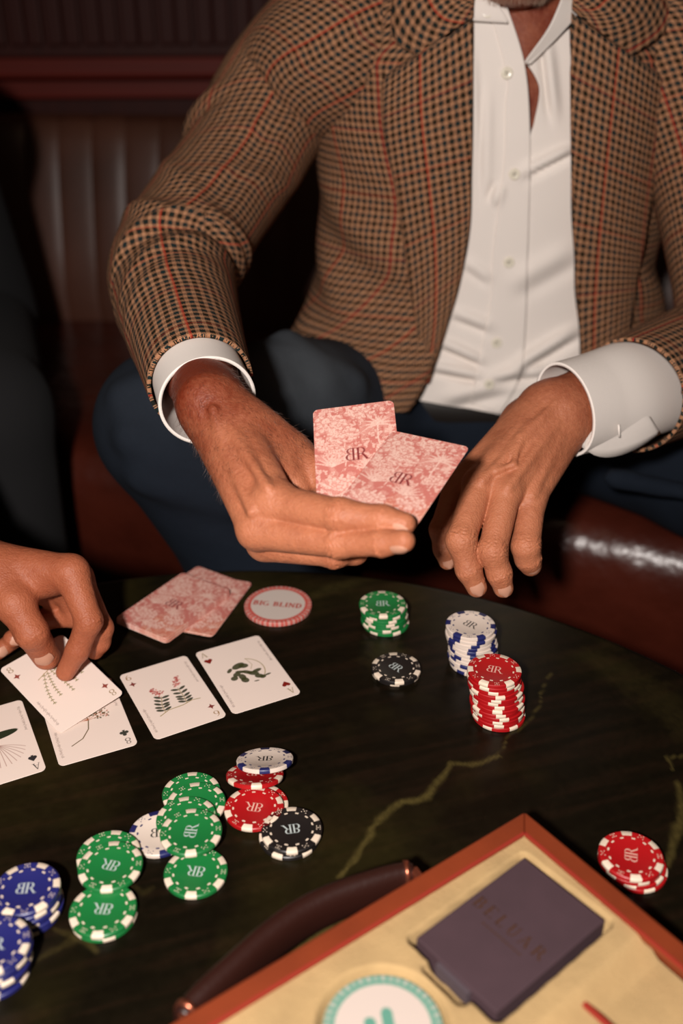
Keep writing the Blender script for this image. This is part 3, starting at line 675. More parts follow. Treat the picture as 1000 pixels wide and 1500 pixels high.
R8 = np.array([[0.7188, -0.695, 0.0204], [0.6865, 0.7048, -0.1788], [0.1099, 0.1426, 0.9837]]); C8 = np.array([-0.2215, 0.6419, 0.006])
C8 = CAM + (C8 - CAM) * 0.991
card(FACES['8'], mat3(C8, R8), 'eight of diamonds card being laid down by the hand at the left', 'cards in hands')
RL = np.array([[0.9905, -0.0444, -0.1302], [-0.0168, 0.9005, -0.4346], [0.1365, 0.4327, 0.8912]]); C_L = np.array([0.0104, 0.6234, 0.2107])
RF = np.array([[0.8683, 0.4779, -0.1326], [-0.496, 0.8395, -0.2221], [0.0052, 0.2586, 0.966]]); C_F = np.array([0.039, 0.5873, 0.2099])
card(toile, mat3(C_L, RL), 'upright pink toile-backed card held behind the tilted one', 'cards in hands')
card(toile, mat3(C_F, RF), 'tilted pink toile-backed card held in front of the upright one', 'cards in hands')
GD = 'face-down pink cards in the draw pile'
def pack(corner, ang, n, z0, label, toplabel=None):
    d = np.array([math.cos(ang), math.sin(ang)]); e = np.array([math.sin(ang), -math.cos(ang)])
    c_ = np.asarray(corner) + d * CL / 2 + e * CW / 2
    for k in range(n):
        j = (random.uniform(-1, 1) * 0.0006, random.uniform(-1, 1) * 0.0006) if k < n - 1 else (0, 0)
        card(toile, flatM(c_ + j, ang - math.pi / 2 + random.uniform(-1, 1) * 0.008, z0 + (k + 1) * (CTH + 0.00004)), f'pink toile-backed card, {ORD2[n - 1 - k] if k else "lowest"} of {label}' if k < n - 1 or not toplabel else toplabel, GD)
p3 = np.array([-0.1363, 0.8225]) - CL * np.array([math.cos(R_(57)), math.sin(R_(57))])
pack(p3, R_(57), 5, 0, 'the lowest packet in the face-down pile')
e2 = np.array([math.sin(R_(72)), -math.cos(R_(72))]); pack(np.array([-0.1089, 0.7059]) - e2 * CW, R_(72), 5, 5 * 0.00034, 'the middle packet in the face-down pile')
pack(atz(169, 908, 0.007)[:2], R_(57.4), 16, 10 * 0.00034, 'the upper packet in the face-down pile', 'topmost pink toile-backed card of the face-down pile')

# ------------------------------------------------------------------ round buttons (blind markers)
def disc(name, loc, rot, col, text, label, bars=False):
    R0 = 0.0298; ra = Raster(2 * R0, 2 * R0, 0.0004); rad = np.hypot(ra.X, ra.Y); ang = np.arctan2(ra.Y, ra.X)
    whitec = lin((206, 190, 180)); ra.c[:] = whitec
    ring = np.clip((rad - 0.0238) / 0.0004, 0, 1); tooth = (np.sin(ang * 44) > -0.2) | (rad < 0.0262)
    m = (ring * np.where(tooth, 0.95, 0.45))[..., None]; ra.c = ra.c * (1 - m) + col * m
    if bars:
        for x0, y0 in ((-0.006, 0.0035), (0.003, 0.0075)):
            ra.ell(x0, y0, 0.0029, 0.0029, 0, col); ra.polys([rct(x0 - 0.0029, -0.014, x0 + 0.0029, y0)], col)
    else:
        for ox in (-0.00035, 0, 0.00035): ra.polys(word(text, 0.0066, 0.10), col * 0.8, ox)
    nr, ns = 76, 160; rr_ = np.r_[np.linspace(0.0004, R0 - 0.0006, nr), R0, R0, R0 - 0.0005, 0.0004]; zz = np.r_[np.full(nr, 0.004), 0.0034, 0.0006, 0, 0]
    t = np.linspace(0, 2 * np.pi, ns, endpoint=False); X = rr_[:, None] * np.cos(t); Y = rr_[:, None] * np.sin(t)
    i = np.clip(np.round((X + R0) / ra.h).astype(int), 0, ra.nx - 1); j = np.clip(np.round((R0 - Y) / ra.h).astype(int), 0, ra.ny - 1)
    me = mesh(name, np.stack([X, Y, np.broadcast_to(zz[:, None], X.shape)], -1).reshape(-1, 3), grid_faces(len(rr_), ns, True)); set_col(me, ra.c[j, i].reshape(-1, 3))
    o = obj(name, me, M_disc); o.location = loc; o.rotation_euler = (0, 0, rot); sharp(o); return tag(o, label, 'button')
p = atz(407, 885, 0.004)
disc('blind_button', (p[0], p[1], 0), R_(-9), lin((196, 74, 62)), 'BIG BLIND', 'white marker disc with red serrated border and red lettering, beside the pink pile')

# ------------------------------------------------------------------ open chip case
CZ = 0.046
C0 = atz(768, 1192, CZ)[:2]; aL = math.radians(-144.4); dL = np.array([math.cos(aL), math.sin(aL)]); dR = np.array([dL[1] * -1, dL[0]]); dR = np.array([-dL[1], dL[0]])
caseM = Matrix(((dR[0], -dL[0], 0, C0[0]), (dR[1], -dL[1], 0, C0[1]), (0, 0, 1, 0), (0, 0, 0, 1)))   # local x: right rim, local -y: along the handle side
WX, WY = 0.27, 0.36; RIM = 0.0125
case = empty('poker_case', M=caseM); tag(case, 'open leather poker chip case with sand suede insert and brown handle, nearest the camera', 'case')
bm = bmesh.new()
box_bm(bm, (WX / 2, -0.003, CZ / 2), (WX, 0.006, CZ), bev=0.0015); box_bm(bm, (WX / 2, -WY + 0.003, CZ / 2), (WX, 0.006, CZ), bev=0.0015)
box_bm(bm, (0.003, -WY / 2, CZ / 2), (0.006, WY - 0.002, CZ), bev=0.0015); box_bm(bm, (WX - 0.003, -WY / 2, CZ / 2), (0.006, WY - 0.002, CZ), bev=0.0015)
box_bm(bm, (WX / 2, -WY / 2, 0.003), (WX - 0.004, WY - 0.004, 0.005))
obj('case_shell', bm_mesh('case_shell', bm), M_tan_leather, case)
def rail(a, b, w, t):
    a, b = np.array(a, float), np.array(b, float)
    return a, b
RV = [(0, 0), (WX, 0), (WX, -WY), (0, -WY)]; IV = [(RIM, -RIM), (WX - RIM, -RIM), (WX - RIM, -WY + RIM), (RIM, -WY + RIM)]
for k in range(4):
    a, b, c_, d = RV[k], RV[(k + 1) % 4], IV[(k + 1) % 4], IV[k]; e = 0.0
    V = [(*a, CZ - 0.004), (*b, CZ - 0.004), (*c_, CZ - 0.004), (*d, CZ - 0.004), (*a, CZ + 0.002), (*b, CZ + 0.002), (*c_, CZ + 0.002), (*d, CZ + 0.002)]
    me = mesh('rim_strip', V, [(0, 1, 2, 3), (4, 7, 6, 5), (0, 4, 5, 1), (1, 5, 6, 2), (2, 6, 7, 3), (3, 7, 4, 0)], False); o = obj('rim_strip', me, M_tan_leather, case)
    bv = o.modifiers.new('bev', 'BEVEL'); bv.width = 0.0012; bv.segments = 2
bm = bmesh.new()
for (a, b) in ((0, 1), (1, 2), (2, 3), (3, 0)):
    p, q_ = Vector((*IV[a], 0)), Vector((*IV[b], 0)); m_ = (p + q_) / 2; L = (q_ - p).length; an = math.atan2(q_.y - p.y, q_.x - p.x)
    box_bm(bm, (0, 0, 0), (L, 0.0016, 0.0016), Matrix.Translation((m_.x, m_.y, CZ + 0.0018)) @ Matrix.Rotation(an, 4, 'Z'))
obj('piping', bm_mesh('piping', bm), M_redstitch, case)
caseI = np.array(caseM.inverted())
def loc_(px, py, z):
    p = atz(px, py, z); return (caseI @ np.array([*p, 1]))[:3]
BK = np.array([loc_(*p, CZ - 0.001) for p in ((770, 1263), (888, 1355), (722, 1480), (610, 1368))])[:, :2]
bc = BK.mean(0); ban = math.atan2(*(BK[1] - BK[0])[::-1]); BW, BL = 0.0575, 0.086
dc = loc_(561, 1502, CZ - 0.002)[:2]; 
# suede insert: one soft surface with recesses pressed into it
h = 0.0011; gx = np.arange(RIM * 0.7, WX - RIM * 0.7, h); gy = np.arange(-WY + RIM * 0.7, -RIM * 0.7, h); GX, GY = np.meshgrid(gx, gy)
def sd_box(cx, cy, w, l, an, r=0.003):
    c_, s_ = math.cos(an), math.sin(an); u, v = (GX - cx) * c_ + (GY - cy) * s_, -(GX - cx) * s_ + (GY - cy) * c_
    qx, qy = np.abs(u) - w / 2 + r, np.abs(v) - l / 2 + r
    return np.hypot(np.maximum(qx, 0), np.maximum(qy, 0)) + np.minimum(np.maximum(qx, qy), 0) - r
def pit(Zs, sd, dep, soft=0.0035): 
    t = np.clip(0.5 - sd / soft, 0, 1); t = t * t * (3 - 2 * t); return np.minimum(Zs, CZ - 0.001 - dep * t)
Zs = np.full(GX.shape, CZ - 0.001) + 0.0006 * (fbm(GX * 1 + 1, GY + 1, 120, 201, 3) - 0.5)
Zs = pit(Zs, sd_box(bc[0], bc[1], BW + 0.0062, BL + 0.0062, ban), 0.0146)
sl = bc + np.array([math.sin(ban), -math.cos(ban)]) * (BL / 2 + 0.004)
Zs = pit(Zs, sd_box(sl[0], sl[1], BW * 0.50, 0.012, ban, 0.003), 0.008, 0.003)
Zs = pit(Zs, np.hypot(GX - dc[0], GY - dc[1]) - 0.0318, 0.007, 0.005)
tr = loc_(960, 1440, CZ)[:2]
Zs = pit(Zs, sd_box(tr[0] + 0.07, tr[1] - 0.035, 0.17, 0.19, ban, 0.02), 0.010, 0.016)
for k in range(3): Zs = pit(Zs, sd_box(0.05 + 0.05 * k, -0.29, 0.042, 0.10, 0, 0.006), 0.02, 0.01)
obj('suede_insert', mesh('suede_insert', np.stack([GX, GY, Zs], -1).reshape(-1, 3), grid_faces(*GX.shape)), M_suede, case)
# ribbon pull lying in the tray
a, b = loc_(838, 1455, CZ - 0.006), loc_(905, 1515, CZ - 0.006)
bm = bmesh.new(); m_ = (a + b) / 2; box_bm(bm, (0, 0, 0), (np.linalg.norm(b - a), 0.0035, 0.0015), Matrix.Translation(Vector(m_)) @ Matrix.Rotation(math.atan2(b[1] - a[1], b[0] - a[0]), 4, 'Z'), 0.0005)
obj('ribbon_pull', bm_mesh('ribbon_pull', bm), M_redstitch, case)
# handle, swung outward from the case side
HP = [loc_(*p, z) for *p, z in ((606, 1277, 0.034), (585, 1279, 0.034), (545, 1291, 0.034), (490, 1311, 0.034), (440, 1336, 0.034), (390, 1372, 0.034), (345, 1412, 0.034), (303, 1450, 0.034), (280, 1472, 0.034), (266, 1492, 0.034))]
HC = spline(HP, 60)
def loft(name, C, ra, rb, ref, n=24, disp=None, cap=True, sup=2.0, uvs=1.0):
    C = np.asarray(C, float); m = len(C); T = np.gradient(C, axis=0); T /= np.linalg.norm(T, axis=1)[:, None]
    ref = np.broadcast_to(np.asarray(ref, float), C.shape); A = ref - np.sum(ref * T, 1)[:, None] * T; A /= np.linalg.norm(A, axis=1)[:, None]; B = np.cross(T, A)
    ra = np.broadcast_to(np.asarray(ra, float), (m,)); rb = np.broadcast_to(np.asarray(rb, float), (m,)); t = np.linspace(0, 2 * np.pi, n, endpoint=False)
    ct, st = np.cos(t), np.sin(t); ct = np.sign(ct) * np.abs(ct) ** (2 / sup); st = np.sign(st) * np.abs(st) ** (2 / sup)
    k = np.ones((m, n)) if disp is None else 1 + disp
    V = C[:, None] + (ra[:, None] * ct * k)[..., None] * A[:, None] + (rb[:, None] * st * k)[..., None] * B[:, None]
    F = grid_faces(m, n, True)
    if cap:
        V = np.vstack([V.reshape(-1, 3), C[:1], C[-1:]]); i0, i1 = m * n, m * n + 1
        F = [tuple(f) for f in F] + [(i0, (k_ + 1) % n, k_) for k_ in range(n)] + [(i1, (m - 1) * n + k_, (m - 1) * n + (k_ + 1) % n) for k_ in range(n)]
    else: V = V.reshape(-1, 3)
    return mesh(name, V, F)
rad_h = 0.0088 * (0.72 + 0.28 * np.sin(np.pi * np.linspace(0, 1, 60)) ** 0.5)
obj('handle', loft('handle', HC - np.array([0, 0, 0.006]), rad_h * 1.55, rad_h * 0.85, (0, 0, 1), 24, sup=2.4), M_handle, case)
for p, q_ in ((HC[1], (0.0, HC[1][1] - 0.003, 0.034)), (HC[-2], (0.0, HC[-2][1] + 0.003, 0.034))):
    bm = bmesh.new(); a = np.array(p); b = np.array([0.001, a[1] - 0.002 if a[1] > -0.1 else a[1] + 0.002, 0.034]); m_ = (a + b) / 2; L = max(np.linalg.norm(b - a), 0.012)
    box_bm(bm, (0, 0, 0), (L, 0.005, 0.008), Matrix.Translation(Vector(m_)) @ Matrix.Rotation(math.atan2(b[1] - a[1], b[0] - a[0]), 4, 'Z'), 0.0012)
    box_bm(bm, (0.001, a[1], 0.032), (0.004, 0.018, 0.02), None, 0.001)
    obj('handle_bracket', bm_mesh('handle_bracket', bm), M_copper, case)
for sl_ in (slice(3, 6), slice(-6, -3)):
    obj('handle_band', loft('handle_band', HC[sl_] - np.array([0, 0, 0.006]), rad_h[sl_] * 1.55 + 0.0012, rad_h[sl_] * 0.85 + 0.0012, (0, 0, 1), 24, sup=2.4), M_copper, case)
# boxed deck lying in its recess
bxM = caseM @ Matrix.Translation((bc[0], bc[1], CZ - 0.0145)) @ Matrix.Rotation(ban, 4, 'Z')
bx = empty('card_box', M=bxM); tag(bx, 'aubergine card box with gold lettering sunk in the suede insert', 'box')
obj('carton', box_mesh('carton', (0, 0, 0.0072), (BW, BL, 0.0144), 0.0008), M_purple, bx)
obj('lettering', flat_mesh('lettering', word('BELUAR', 0.0080, 0.28), 0.01446), M_gold, bx)
obj('small_lettering', flat_mesh('small_lettering', [[(p_[0], p_[1] - 0.0085) for p_ in q_] for q_ in word('BIG DEAL', 0.0022, 0.4)][:0] + [rct(-0.013 + 0.0028 * k, -0.0092, -0.0112 + 0.0028 * k, -0.0084) for k in range(10)], 0.01446), M_gold, bx)
obj('flap_edge', box_mesh('flap_edge', (0, -BL / 2 - 0.0012, 0.0078), (BW * 0.40, 0.0024, 0.009)), M_greyline, bx)
pd = np.array(caseM) @ np.array([dc[0], dc[1], CZ - 0.0075, 1])
disc('blind_button', (pd[0], pd[1], pd[2]), R_(8), lin((96, 150, 132)), '', 'white marker disc with teal serrated border sunk in the suede', True)

# ------------------------------------------------------------------ bodies: smooth implicit surfaces turned into one continuous mesh
class Field:
    def __init__(s, lo, hi, h):
        s.h = h; s.lo = np.asarray(lo, float); n = np.ceil((np.asarray(hi, float) - s.lo) / h).astype(int) + 1
        s.ax = [s.lo[i] + h * np.arange(n[i]) for i in range(3)]; s.f = np.full(n, 0.5, np.float32)
    def win(s, lo, hi):
        return tuple(slice(max(0, int((lo[i] - s.lo[i]) / s.h) - 1), max(0, min(len(s.ax[i]), int((hi[i] - s.lo[i]) / s.h) + 3))) for i in range(3))
    def grid(s, w): return s.ax[0][w[0]][:, None, None], s.ax[1][w[1]][None, :, None], s.ax[2][w[2]][None, None, :]
    def comb(s, w, d, k, op='u'):
        a = s.f[w]
        if a.size == 0: return
        if op == 'u':
            hh = np.maximum(k - np.abs(a - d), 0) / k; s.f[w] = np.minimum(a, d) - hh * hh * k * 0.25
        else:
            d = -d; hh = np.maximum(k - np.abs(a - d), 0) / k; s.f[w] = np.maximum(a, d) + hh * hh * k * 0.25
    def seg(s, a, b, ra, rb, k=0.004, op='u'):
        a, b = np.asarray(a, float), np.asarray(b, float); m = max(ra, rb) + max(k, 3 * s.h) + 2 * s.h
        w = s.win(np.minimum(a, b) - m, np.maximum(a, b) + m); X, Y, Z = s.grid(w)
        if X.size == 0 or Y.size == 0 or Z.size == 0: return
        ab = b - a; L = ab @ ab + 1e-12; X, Y, Z = X - a[0], Y - a[1], Z - a[2]
        t = np.clip((X * ab[0] + Y * ab[1] + Z * ab[2]) / L, 0, 1)
        d = np.sqrt((X - t * ab[0]) ** 2 + (Y - t * ab[1]) ** 2 + (Z - t * ab[2]) ** 2) - (ra + (rb - ra) * t)
        s.comb(w, d.astype(np.float32), k, op)
    def ell(s, c, ax, r, k=0.004, op='u'):
        """ellipsoid: axes = rows of ax, radii r"""
        c = np.asarray(c, float); ax = np.asarray(ax, float); m = max(r) + max(k, 3 * s.h) + 2 * s.h
        w = s.win(c - m, c + m); X, Y, Z = s.grid(w); X, Y, Z = X - c[0], Y - c[1], Z - c[2]
        q = sum(((X * ax[i][0] + Y * ax[i][1] + Z * ax[i][2]) / r[i]) ** 2 for i in range(3)); q = np.sqrt(q)
        g = np.sqrt(sum(((X * ax[i][0] + Y * ax[i][1] + Z * ax[i][2]) / r[i] ** 2) ** 2 for i in range(3))) + 1e-9
        s.comb(w, (q * (q - 1) / g).astype(np.float32), k, op)
    def chain(s, P, R, k=0.004):
        for i in range(len(P) - 1): s.seg(P[i], P[i + 1], R[i], R[i + 1], k)
    def merge(s, o, k): s.comb((slice(None),) * 3, o.f, k)
    def like(s):
        o = object.__new__(Field); o.h, o.lo, o.ax = s.h, s.lo, s.ax; o.f = np.full(s.f.shape, 0.5, np.float32); return o
    def nets(s):
        f = s.f; ins = f < 0; n = f.shape
        c = sum(ins[i:n[0] - 1 + i, j:n[1] - 1 + j, k:n[2] - 1 + k].astype(np.int8) for i in (0, 1) for j in (0, 1) for k in (0, 1))
        act = np.argwhere((c > 0) & (c < 8)); idx = np.full(c.shape, -1, np.int32); idx[tuple(act.T)] = np.arange(len(act))
        acc = np.zeros((len(act), 3)); cnt = np.zeros(len(act)); off = np.array([(i, j, k) for i in (0, 1) for j in (0, 1) for k in (0, 1)])
        val = np.stack([f[tuple((act + o).T)] for o in off], 1)
        for a in range(8):
            for b in range(a + 1, 8):
                dv = off[b] - off[a]
                if np.abs(dv).sum() != 1: continue
                va, vb = val[:, a], val[:, b]; m = (va < 0) != (vb < 0); t = va[m] / (va[m] - vb[m]); acc[m] += off[a] + t[:, None] * dv; cnt[m] += 1
        V = s.lo + (act + acc / cnt[:, None]) * s.h; Q = []
        for ax in range(3):
            sl0 = [slice(1, None)] * 3; sl0[ax] = slice(None, -1); sl1 = [slice(1, None)] * 3; sl1[ax] = slice(1, None)
            A, B = ins[tuple(sl0)], ins[tuple(sl1)]; e = np.argwhere(A != B); fl = A[tuple(e.T)]
            o = np.ones(3, int); o[ax] = 0; e = e + o; u = np.zeros(3, int); v = np.zeros(3, int); u[(ax + 1) % 3] = 1; v[(ax + 2) % 3] = 1
            lim = np.array(c.shape); ok = np.all(e < lim, 1); e, fl = e[ok], fl[ok]
            q = np.stack([idx[tuple((e - u - v).T)], idx[tuple((e - v).T)], idx[tuple(e.T)], idx[tuple((e - u).T)]], 1)
            q[~fl] = q[~fl][:, ::-1]; Q.append(q[(q >= 0).all(1)])
        return V, np.vstack(Q)
def smoothed(V, Q, n=1, lam=0.5):
    e = np.vstack([Q[:, [0, 1]], Q[:, [1, 2]], Q[:, [2, 3]], Q[:, [3, 0]]])
    for _ in range(n):
        S = np.zeros_like(V); c = np.zeros(len(V))
        for a in range(3): S[:, a] = np.bincount(e[:, 0], V[e[:, 1], a], len(V)) + np.bincount(e[:, 1], V[e[:, 0], a], len(V))
        c = np.bincount(e.ravel(), minlength=len(V)); V = V + lam * (S / np.maximum(c, 1)[:, None] - V)
    return V
def joints(J): return [at(*j[:3]) for j in J]
def nail_mesh(p, axis, dors, w, l, r, name='fingernail'):
    axis = unit(axis); dors = unit(np.asarray(dors) - (np.asarray(dors) @ axis) * axis); side = np.cross(axis, dors); V = []; nu, nv = 9, 9
    for i in range(nv):
        t = i / (nv - 1) - 0.5
        ww = w * (1 - 0.30 * max(0, t) ** 2 * 4 - 0.25 * max(0, -t - 0.2) ** 2 * 8)
        for j in range(nu):
            s = (j / (nu - 1) - 0.5); an = s * ww / r; rr_ = r * (1 - 0.22 * (t + 0.15) ** 2 * 2)
            V.append(np.asarray(p) + axis * (t * l * (1 - 0.35 * (2 * s) ** 2 * (t > 0))) + side * (rr_ * math.sin(an)) + dors * (rr_ * math.cos(an)))
    return mesh(name, V, grid_faces(nv, nu))
def card_depth(px, py, C, Rm):
    r = ray(px, py); n = Rm[:, 2]; return float(((C - CAM) @ n) / (r @ n))

def hand_mesh(bones, fingers, extra=(), grooves=(), h=0.0009, kfin=0.0006, kroot=0.006):
    allp = [p for P, R, k in bones for p in P] + [p for P, R in fingers for p in P]
    lo = np.min(allp, 0) - 0.045; hi = np.max(allp, 0) + 0.045
    F = Field(lo, hi, h); U = F.like()
    for P, R, k in bones: F.chain(P, R, k)
    for P, R in fingers:
        G = F.like(); G.chain(P, R, 0.0045)
        U.merge(G, kfin)
    F.merge(U, kroot)
    for a, b, r, k in extra: F.seg(a, b, r, r, k)
    for g in grooves:
        if not isinstance(g[0], str): F.seg(g[0], g[1], g[2], g[2], g[3], 's')
    V, Q = F.nets(); V = smoothed(V, Q, 1, 0.4)
    N_ = np.zeros_like(V); fn = np.cross(V[Q[:, 2]] - V[Q[:, 0]], V[Q[:, 3]] - V[Q[:, 1]])
    for j in range(4): np.add.at(N_, Q[:, j], fn)
    N_ /= np.linalg.norm(N_, axis=1)[:, None] + 1e-12
    for g in grooves:
        if isinstance(g[0], str):
            _, c, ax, d, r, n, gap, amp = g; u = V - c; s_ = u @ ax; rad = np.linalg.norm(u - s_[:, None] * ax, axis=1); dd = N_ @ d; sd = u @ np.cross(ax, d)
            w = np.exp(-(s_ / (gap * n * 0.55)) ** 2) * np.clip((dd - 0.15) * 2, 0, 1) * (rad < r * 1.5)
            V = V + N_ * (w * amp * (np.cos(2 * np.pi * (s_ + 6 * sd * sd / r * 0.5) / gap) - 0.55 + 0.9 * np.exp(-(s_ / (gap * 1.6)) ** 2)))[:, None]
    return V, Q
def crease(J, P, R, i, dors, n=3, gap=0.0028, amp=0.00062):
    """folds of skin across the back of joint i, pressed into the surface afterwards"""
    ax = unit(np.asarray(P[min(i + 1, len(P) - 1)]) - np.asarray(P[i - 1])); d = unit(np.asarray(dors) - (np.asarray(dors) @ ax) * ax)
    return [('fold', np.asarray(P[i]), ax, d, R[i], n, gap, amp)]
toC = -cF      # towards the camera

# ---- right hand, holding the two pink cards
def front_d(px, py): return min(card_depth(px, py, C_L, RL), card_depth(px, py, C_F, RF))
iP = [at(402, 739, 0.654), at(500, 755.5, front_d(500, 745) - 0.0184), at(560, 761, front_d(560, 757) - 0.0160), at(592, 767, front_d(594, 765) - 0.0134)]
iR = [0.0135, 0.0104, 0.0085, 0.0070]
mP = [at(376, 777, 0.657), at(497, 795, 0.6265), at(560, 795, 0.6090), at(591, 792.5, 0.5995)]; mR = [0.0125, 0.0094, 0.0078, 0.0068]
rP = [at(388, 797, 0.672), at(490, 811, 0.652), at(520, 809, 0.662), at(505, 803, 0.680)]; rR = [0.0115, 0.0088, 0.0076, 0.0072]
pP = [at(402, 792, 0.690), at(470, 806, 0.676), at(492, 803, 0.688), at(476, 798, 0.698)]; pR = [0.0105, 0.0080, 0.0070, 0.0065]
tP = [at(354, 630, 0.704), at(427, 676, 0.716), at(488, 704, card_depth(488, 704, C_L, RL) + 0.0185), at(545, 728, card_depth(545, 728, C_L, RL) + 0.0135)]; tR = [0.0185, 0.0158, 0.0120, 0.0095]
W1 = at(308, 596, 0.706)
bonesR = [([at(280, 528, 0.806), at(288, 550, 0.768), at(304, 590, 0.710)], [0.0225, 0.0228, 0.0222], 0.01), ([at(292, 528, 0.822), at(300, 550, 0.786), at(316, 590, 0.728)], [0.0225, 0.0228, 0.0222], 0.01),
          ([at(326, 600, 0.712), at(404, 737, 0.656)], [0.0190, 0.0135], 0.010), ([at(310, 604, 0.710), at(377, 775, 0.658)], [0.0185, 0.0128], 0.010),
          ([at(306, 606, 0.722), at(388, 792, 0.674)], [0.0180, 0.0115], 0.010), ([at(306, 606, 0.736), at(400, 788, 0.692)], [0.0170, 0.0105], 0.010),
          ([at(322, 604, 0.720), tP[0], tP[1]], [0.0190, 0.0165, 0.0150], 0.012), ([at(372, 650, 0.708), at(408, 690, 0.699), at(436, 712, 0.692)], [0.0175, 0.014, 0.0085], 0.012), ([at(360, 625, 0.708), at(420, 662, 0.712)], [0.018, 0.0155], 0.012),
          ([at(402, 735, 0.6535), at(398, 735, 0.6535)], [0.0138, 0.0138], 0.006)]
exR = [(at(330, 615, 0.689), at(392, 715, 0.6412), 0.0030, 0.005), (at(318, 625, 0.689), at(368, 750, 0.6442), 0.0028, 0.005), (at(312, 600, 0.684), at(330, 660, 0.676), 0.0022, 0.005),
       (at(300, 565, 0.704), at(322, 640, 0.6828), 0.0026, 0.006), (at(322, 640, 0.684), at(352, 672, 0.671), 0.0016, 0.004), (at(352, 672, 0.671), at(362, 712, 0.658), 0.0016, 0.004)]
grR = crease(0, iP, iR, 1, toC + cU * 0.25, 4, 0.0028) + crease(0, iP, iR, 2, toC, 2, 0.0024) + crease(0, mP, mR, 1, toC - cU * 0.2, 4, 0.0026) + crease(0, mP, mR, 2, toC - cU * 0.2, 2, 0.0022) + crease(0, rP, rR, 1, toC - cU * 0.4, 3, 0.0026)
for k in range(4): grR.append((at(428 + 4 * k, 690 + 6 * k, 0.668), at(412 + 8 * k, 700 + 8 * k, 0.655), 0.0007, 0.002))
HR = hand_mesh(bonesR, [(iP, iR), (mP, mR), (rP, rR), (pP, pR), (tP, tR)], exR, grR)

# ---- left hand, hanging relaxed beyond the table edge
LM = [([at(790, 598, 0.838), at(672, 712, 0.818)], [0.0190, 0.0115], 0.010), ([at(805, 602, 0.832), at(702, 708, 0.797)], [0.0195, 0.0125], 0.010),
      ([at(818, 615, 0.832), at(741, 719, 0.792)], [0.0190, 0.0125], 0.010), ([at(828, 628, 0.838), at(777, 731, 0.802)], [0.0180, 0.0115], 0.010)]
li = [at(668, 716, 0.820), at(646, 776, 0.803), at(650, 804, 0.807), at(655, 822, 0.812)]; liR = [0.0108, 0.0090, 0.0080, 0.0070]
lm = [at(702, 709, 0.795), at(675, 791, 0.770), at(686, 834, 0.775), at(698, 860, 0.781)]; lmR = [0.0122, 0.0112, 0.0094, 0.0080]
lr = [at(741, 720, 0.790), at(721, 807, 0.770), at(731, 840, 0.776), at(737, 861, 0.782)]; lrR = [0.0120, 0.0108, 0.0091, 0.0078]
lp = [at(777, 732, 0.801), at(770, 800, 0.784), at(773, 818, 0.790), at(777, 828, 0.796)]; lpR = [0.0118, 0.0108, 0.0096, 0.0086]
lt = [at(768, 618, 0.862), at(712, 680, 0.868), at(690, 730, 0.862), at(682, 765, 0.856)]; ltR = [0.016, 0.0135, 0.011, 0.0092]
LM += [([at(920, 562, 0.90), at(890, 570, 0.875), at(822, 594, 0.838)], [0.029, 0.027, 0.0235], 0.012), ([at(926, 580, 0.90), at(895, 588, 0.875), at(822, 616, 0.838)], [0.029, 0.027, 0.0235], 0.012),
       ([at(800, 600, 0.850), lt[0], lt[1]], [0.019, 0.017, 0.0135], 0.012)]
exL = [(at(800, 610, 0.8102), at(706, 704, 0.7818), 0.0028, 0.005), (at(812, 622, 0.8102), at(744, 714, 0.7778), 0.0028, 0.005), (at(822, 634, 0.8152), at(779, 726, 0.7888), 0.0024, 0.005),
       (at(815, 590, 0.812), at(762, 640, 0.799), 0.0018, 0.004), (at(762, 640, 0.799), at(752, 680, 0.786), 0.0018, 0.004), (at(752, 680, 0.786), at(728, 690, 0.784), 0.0016, 0.004), (at(775, 620, 0.806), at(735, 668, 0.795), 0.0016, 0.004)]
grL = crease(0, lm, lmR, 1, toC, 4, 0.003) + crease(0, lr, lrR, 1, toC, 4, 0.003) + crease(0, lp, lpR, 1, toC, 3, 0.003) + crease(0, li, liR, 1, toC, 2) + crease(0, lm, lmR, 2, toC, 2, 0.0024) + crease(0, lr, lrR, 2, toC, 2, 0.0024) + crease(0, lp, lpR, 2, toC, 2, 0.0024)
HL = hand_mesh(LM, [(li, liR), (lm, lmR), (lr, lrR), (lp, lpR), (lt, ltR)], exL, grL, 0.0010)

def join(parts):
    V, Q, o = [], [], 0
    for v, q in parts: V.append(v); Q.append(q + o); o += len(v)
    return np.vstack(V), np.vstack(Q)

# ---- the sitting man: body (mostly covered), clothes over it
MCX = 0.166                                                            # torso axis
TZ_ = np.array([-0.06, 0.02, 0.06, 0.12, 0.20, 0.28, 0.35, 0.42, 0.465, 0.505, 0.54, 0.57])
TA_ = np.array([0.225, 0.228, 0.226, 0.212, 0.192, 0.187, 0.192, 0.196, 0.176, 0.130, 0.088, 0.072])
TB_ = np.array([0.125, 0.125, 0.122, 0.118, 0.115, 0.118, 0.122, 0.118, 0.104, 0.086, 0.074, 0.066])
TFY = np.array([1.040, 1.040, 1.042, 1.044, 1.044, 1.042, 1.042, 1.046, 1.054, 1.064, 1.075, 1.080])
def tors(z): return np.interp(z, TZ_, TA_), np.interp(z, TZ_, TB_), np.interp(z, TZ_, TFY) + np.interp(z, TZ_, TB_)
def torso_hit(px, py, off=0.0):
    """where the line of sight meets the torso surface (offset outwards by off)"""
    r = ray(px, py); ts = np.linspace(0.90, 1.30, 260); P = CAM + ts[:, None] * r; a, b, cy = tors(P[:, 2])
    g = (np.abs(P[:, 0] - MCX) / (a + off)) ** 2.2 + (np.abs(P[:, 1] - cy) / (b + off)) ** 2.2 - 1
    i = int(np.argmax(g < 0)) if (g < 0).any() else int(np.argmin(g))
    if 0 < i and (g < 0).any(): t = ts[i - 1] + (ts[i] - ts[i - 1]) * g[i - 1] / (g[i - 1] - g[i])
    else: t = ts[i]
    return CAM + t * r
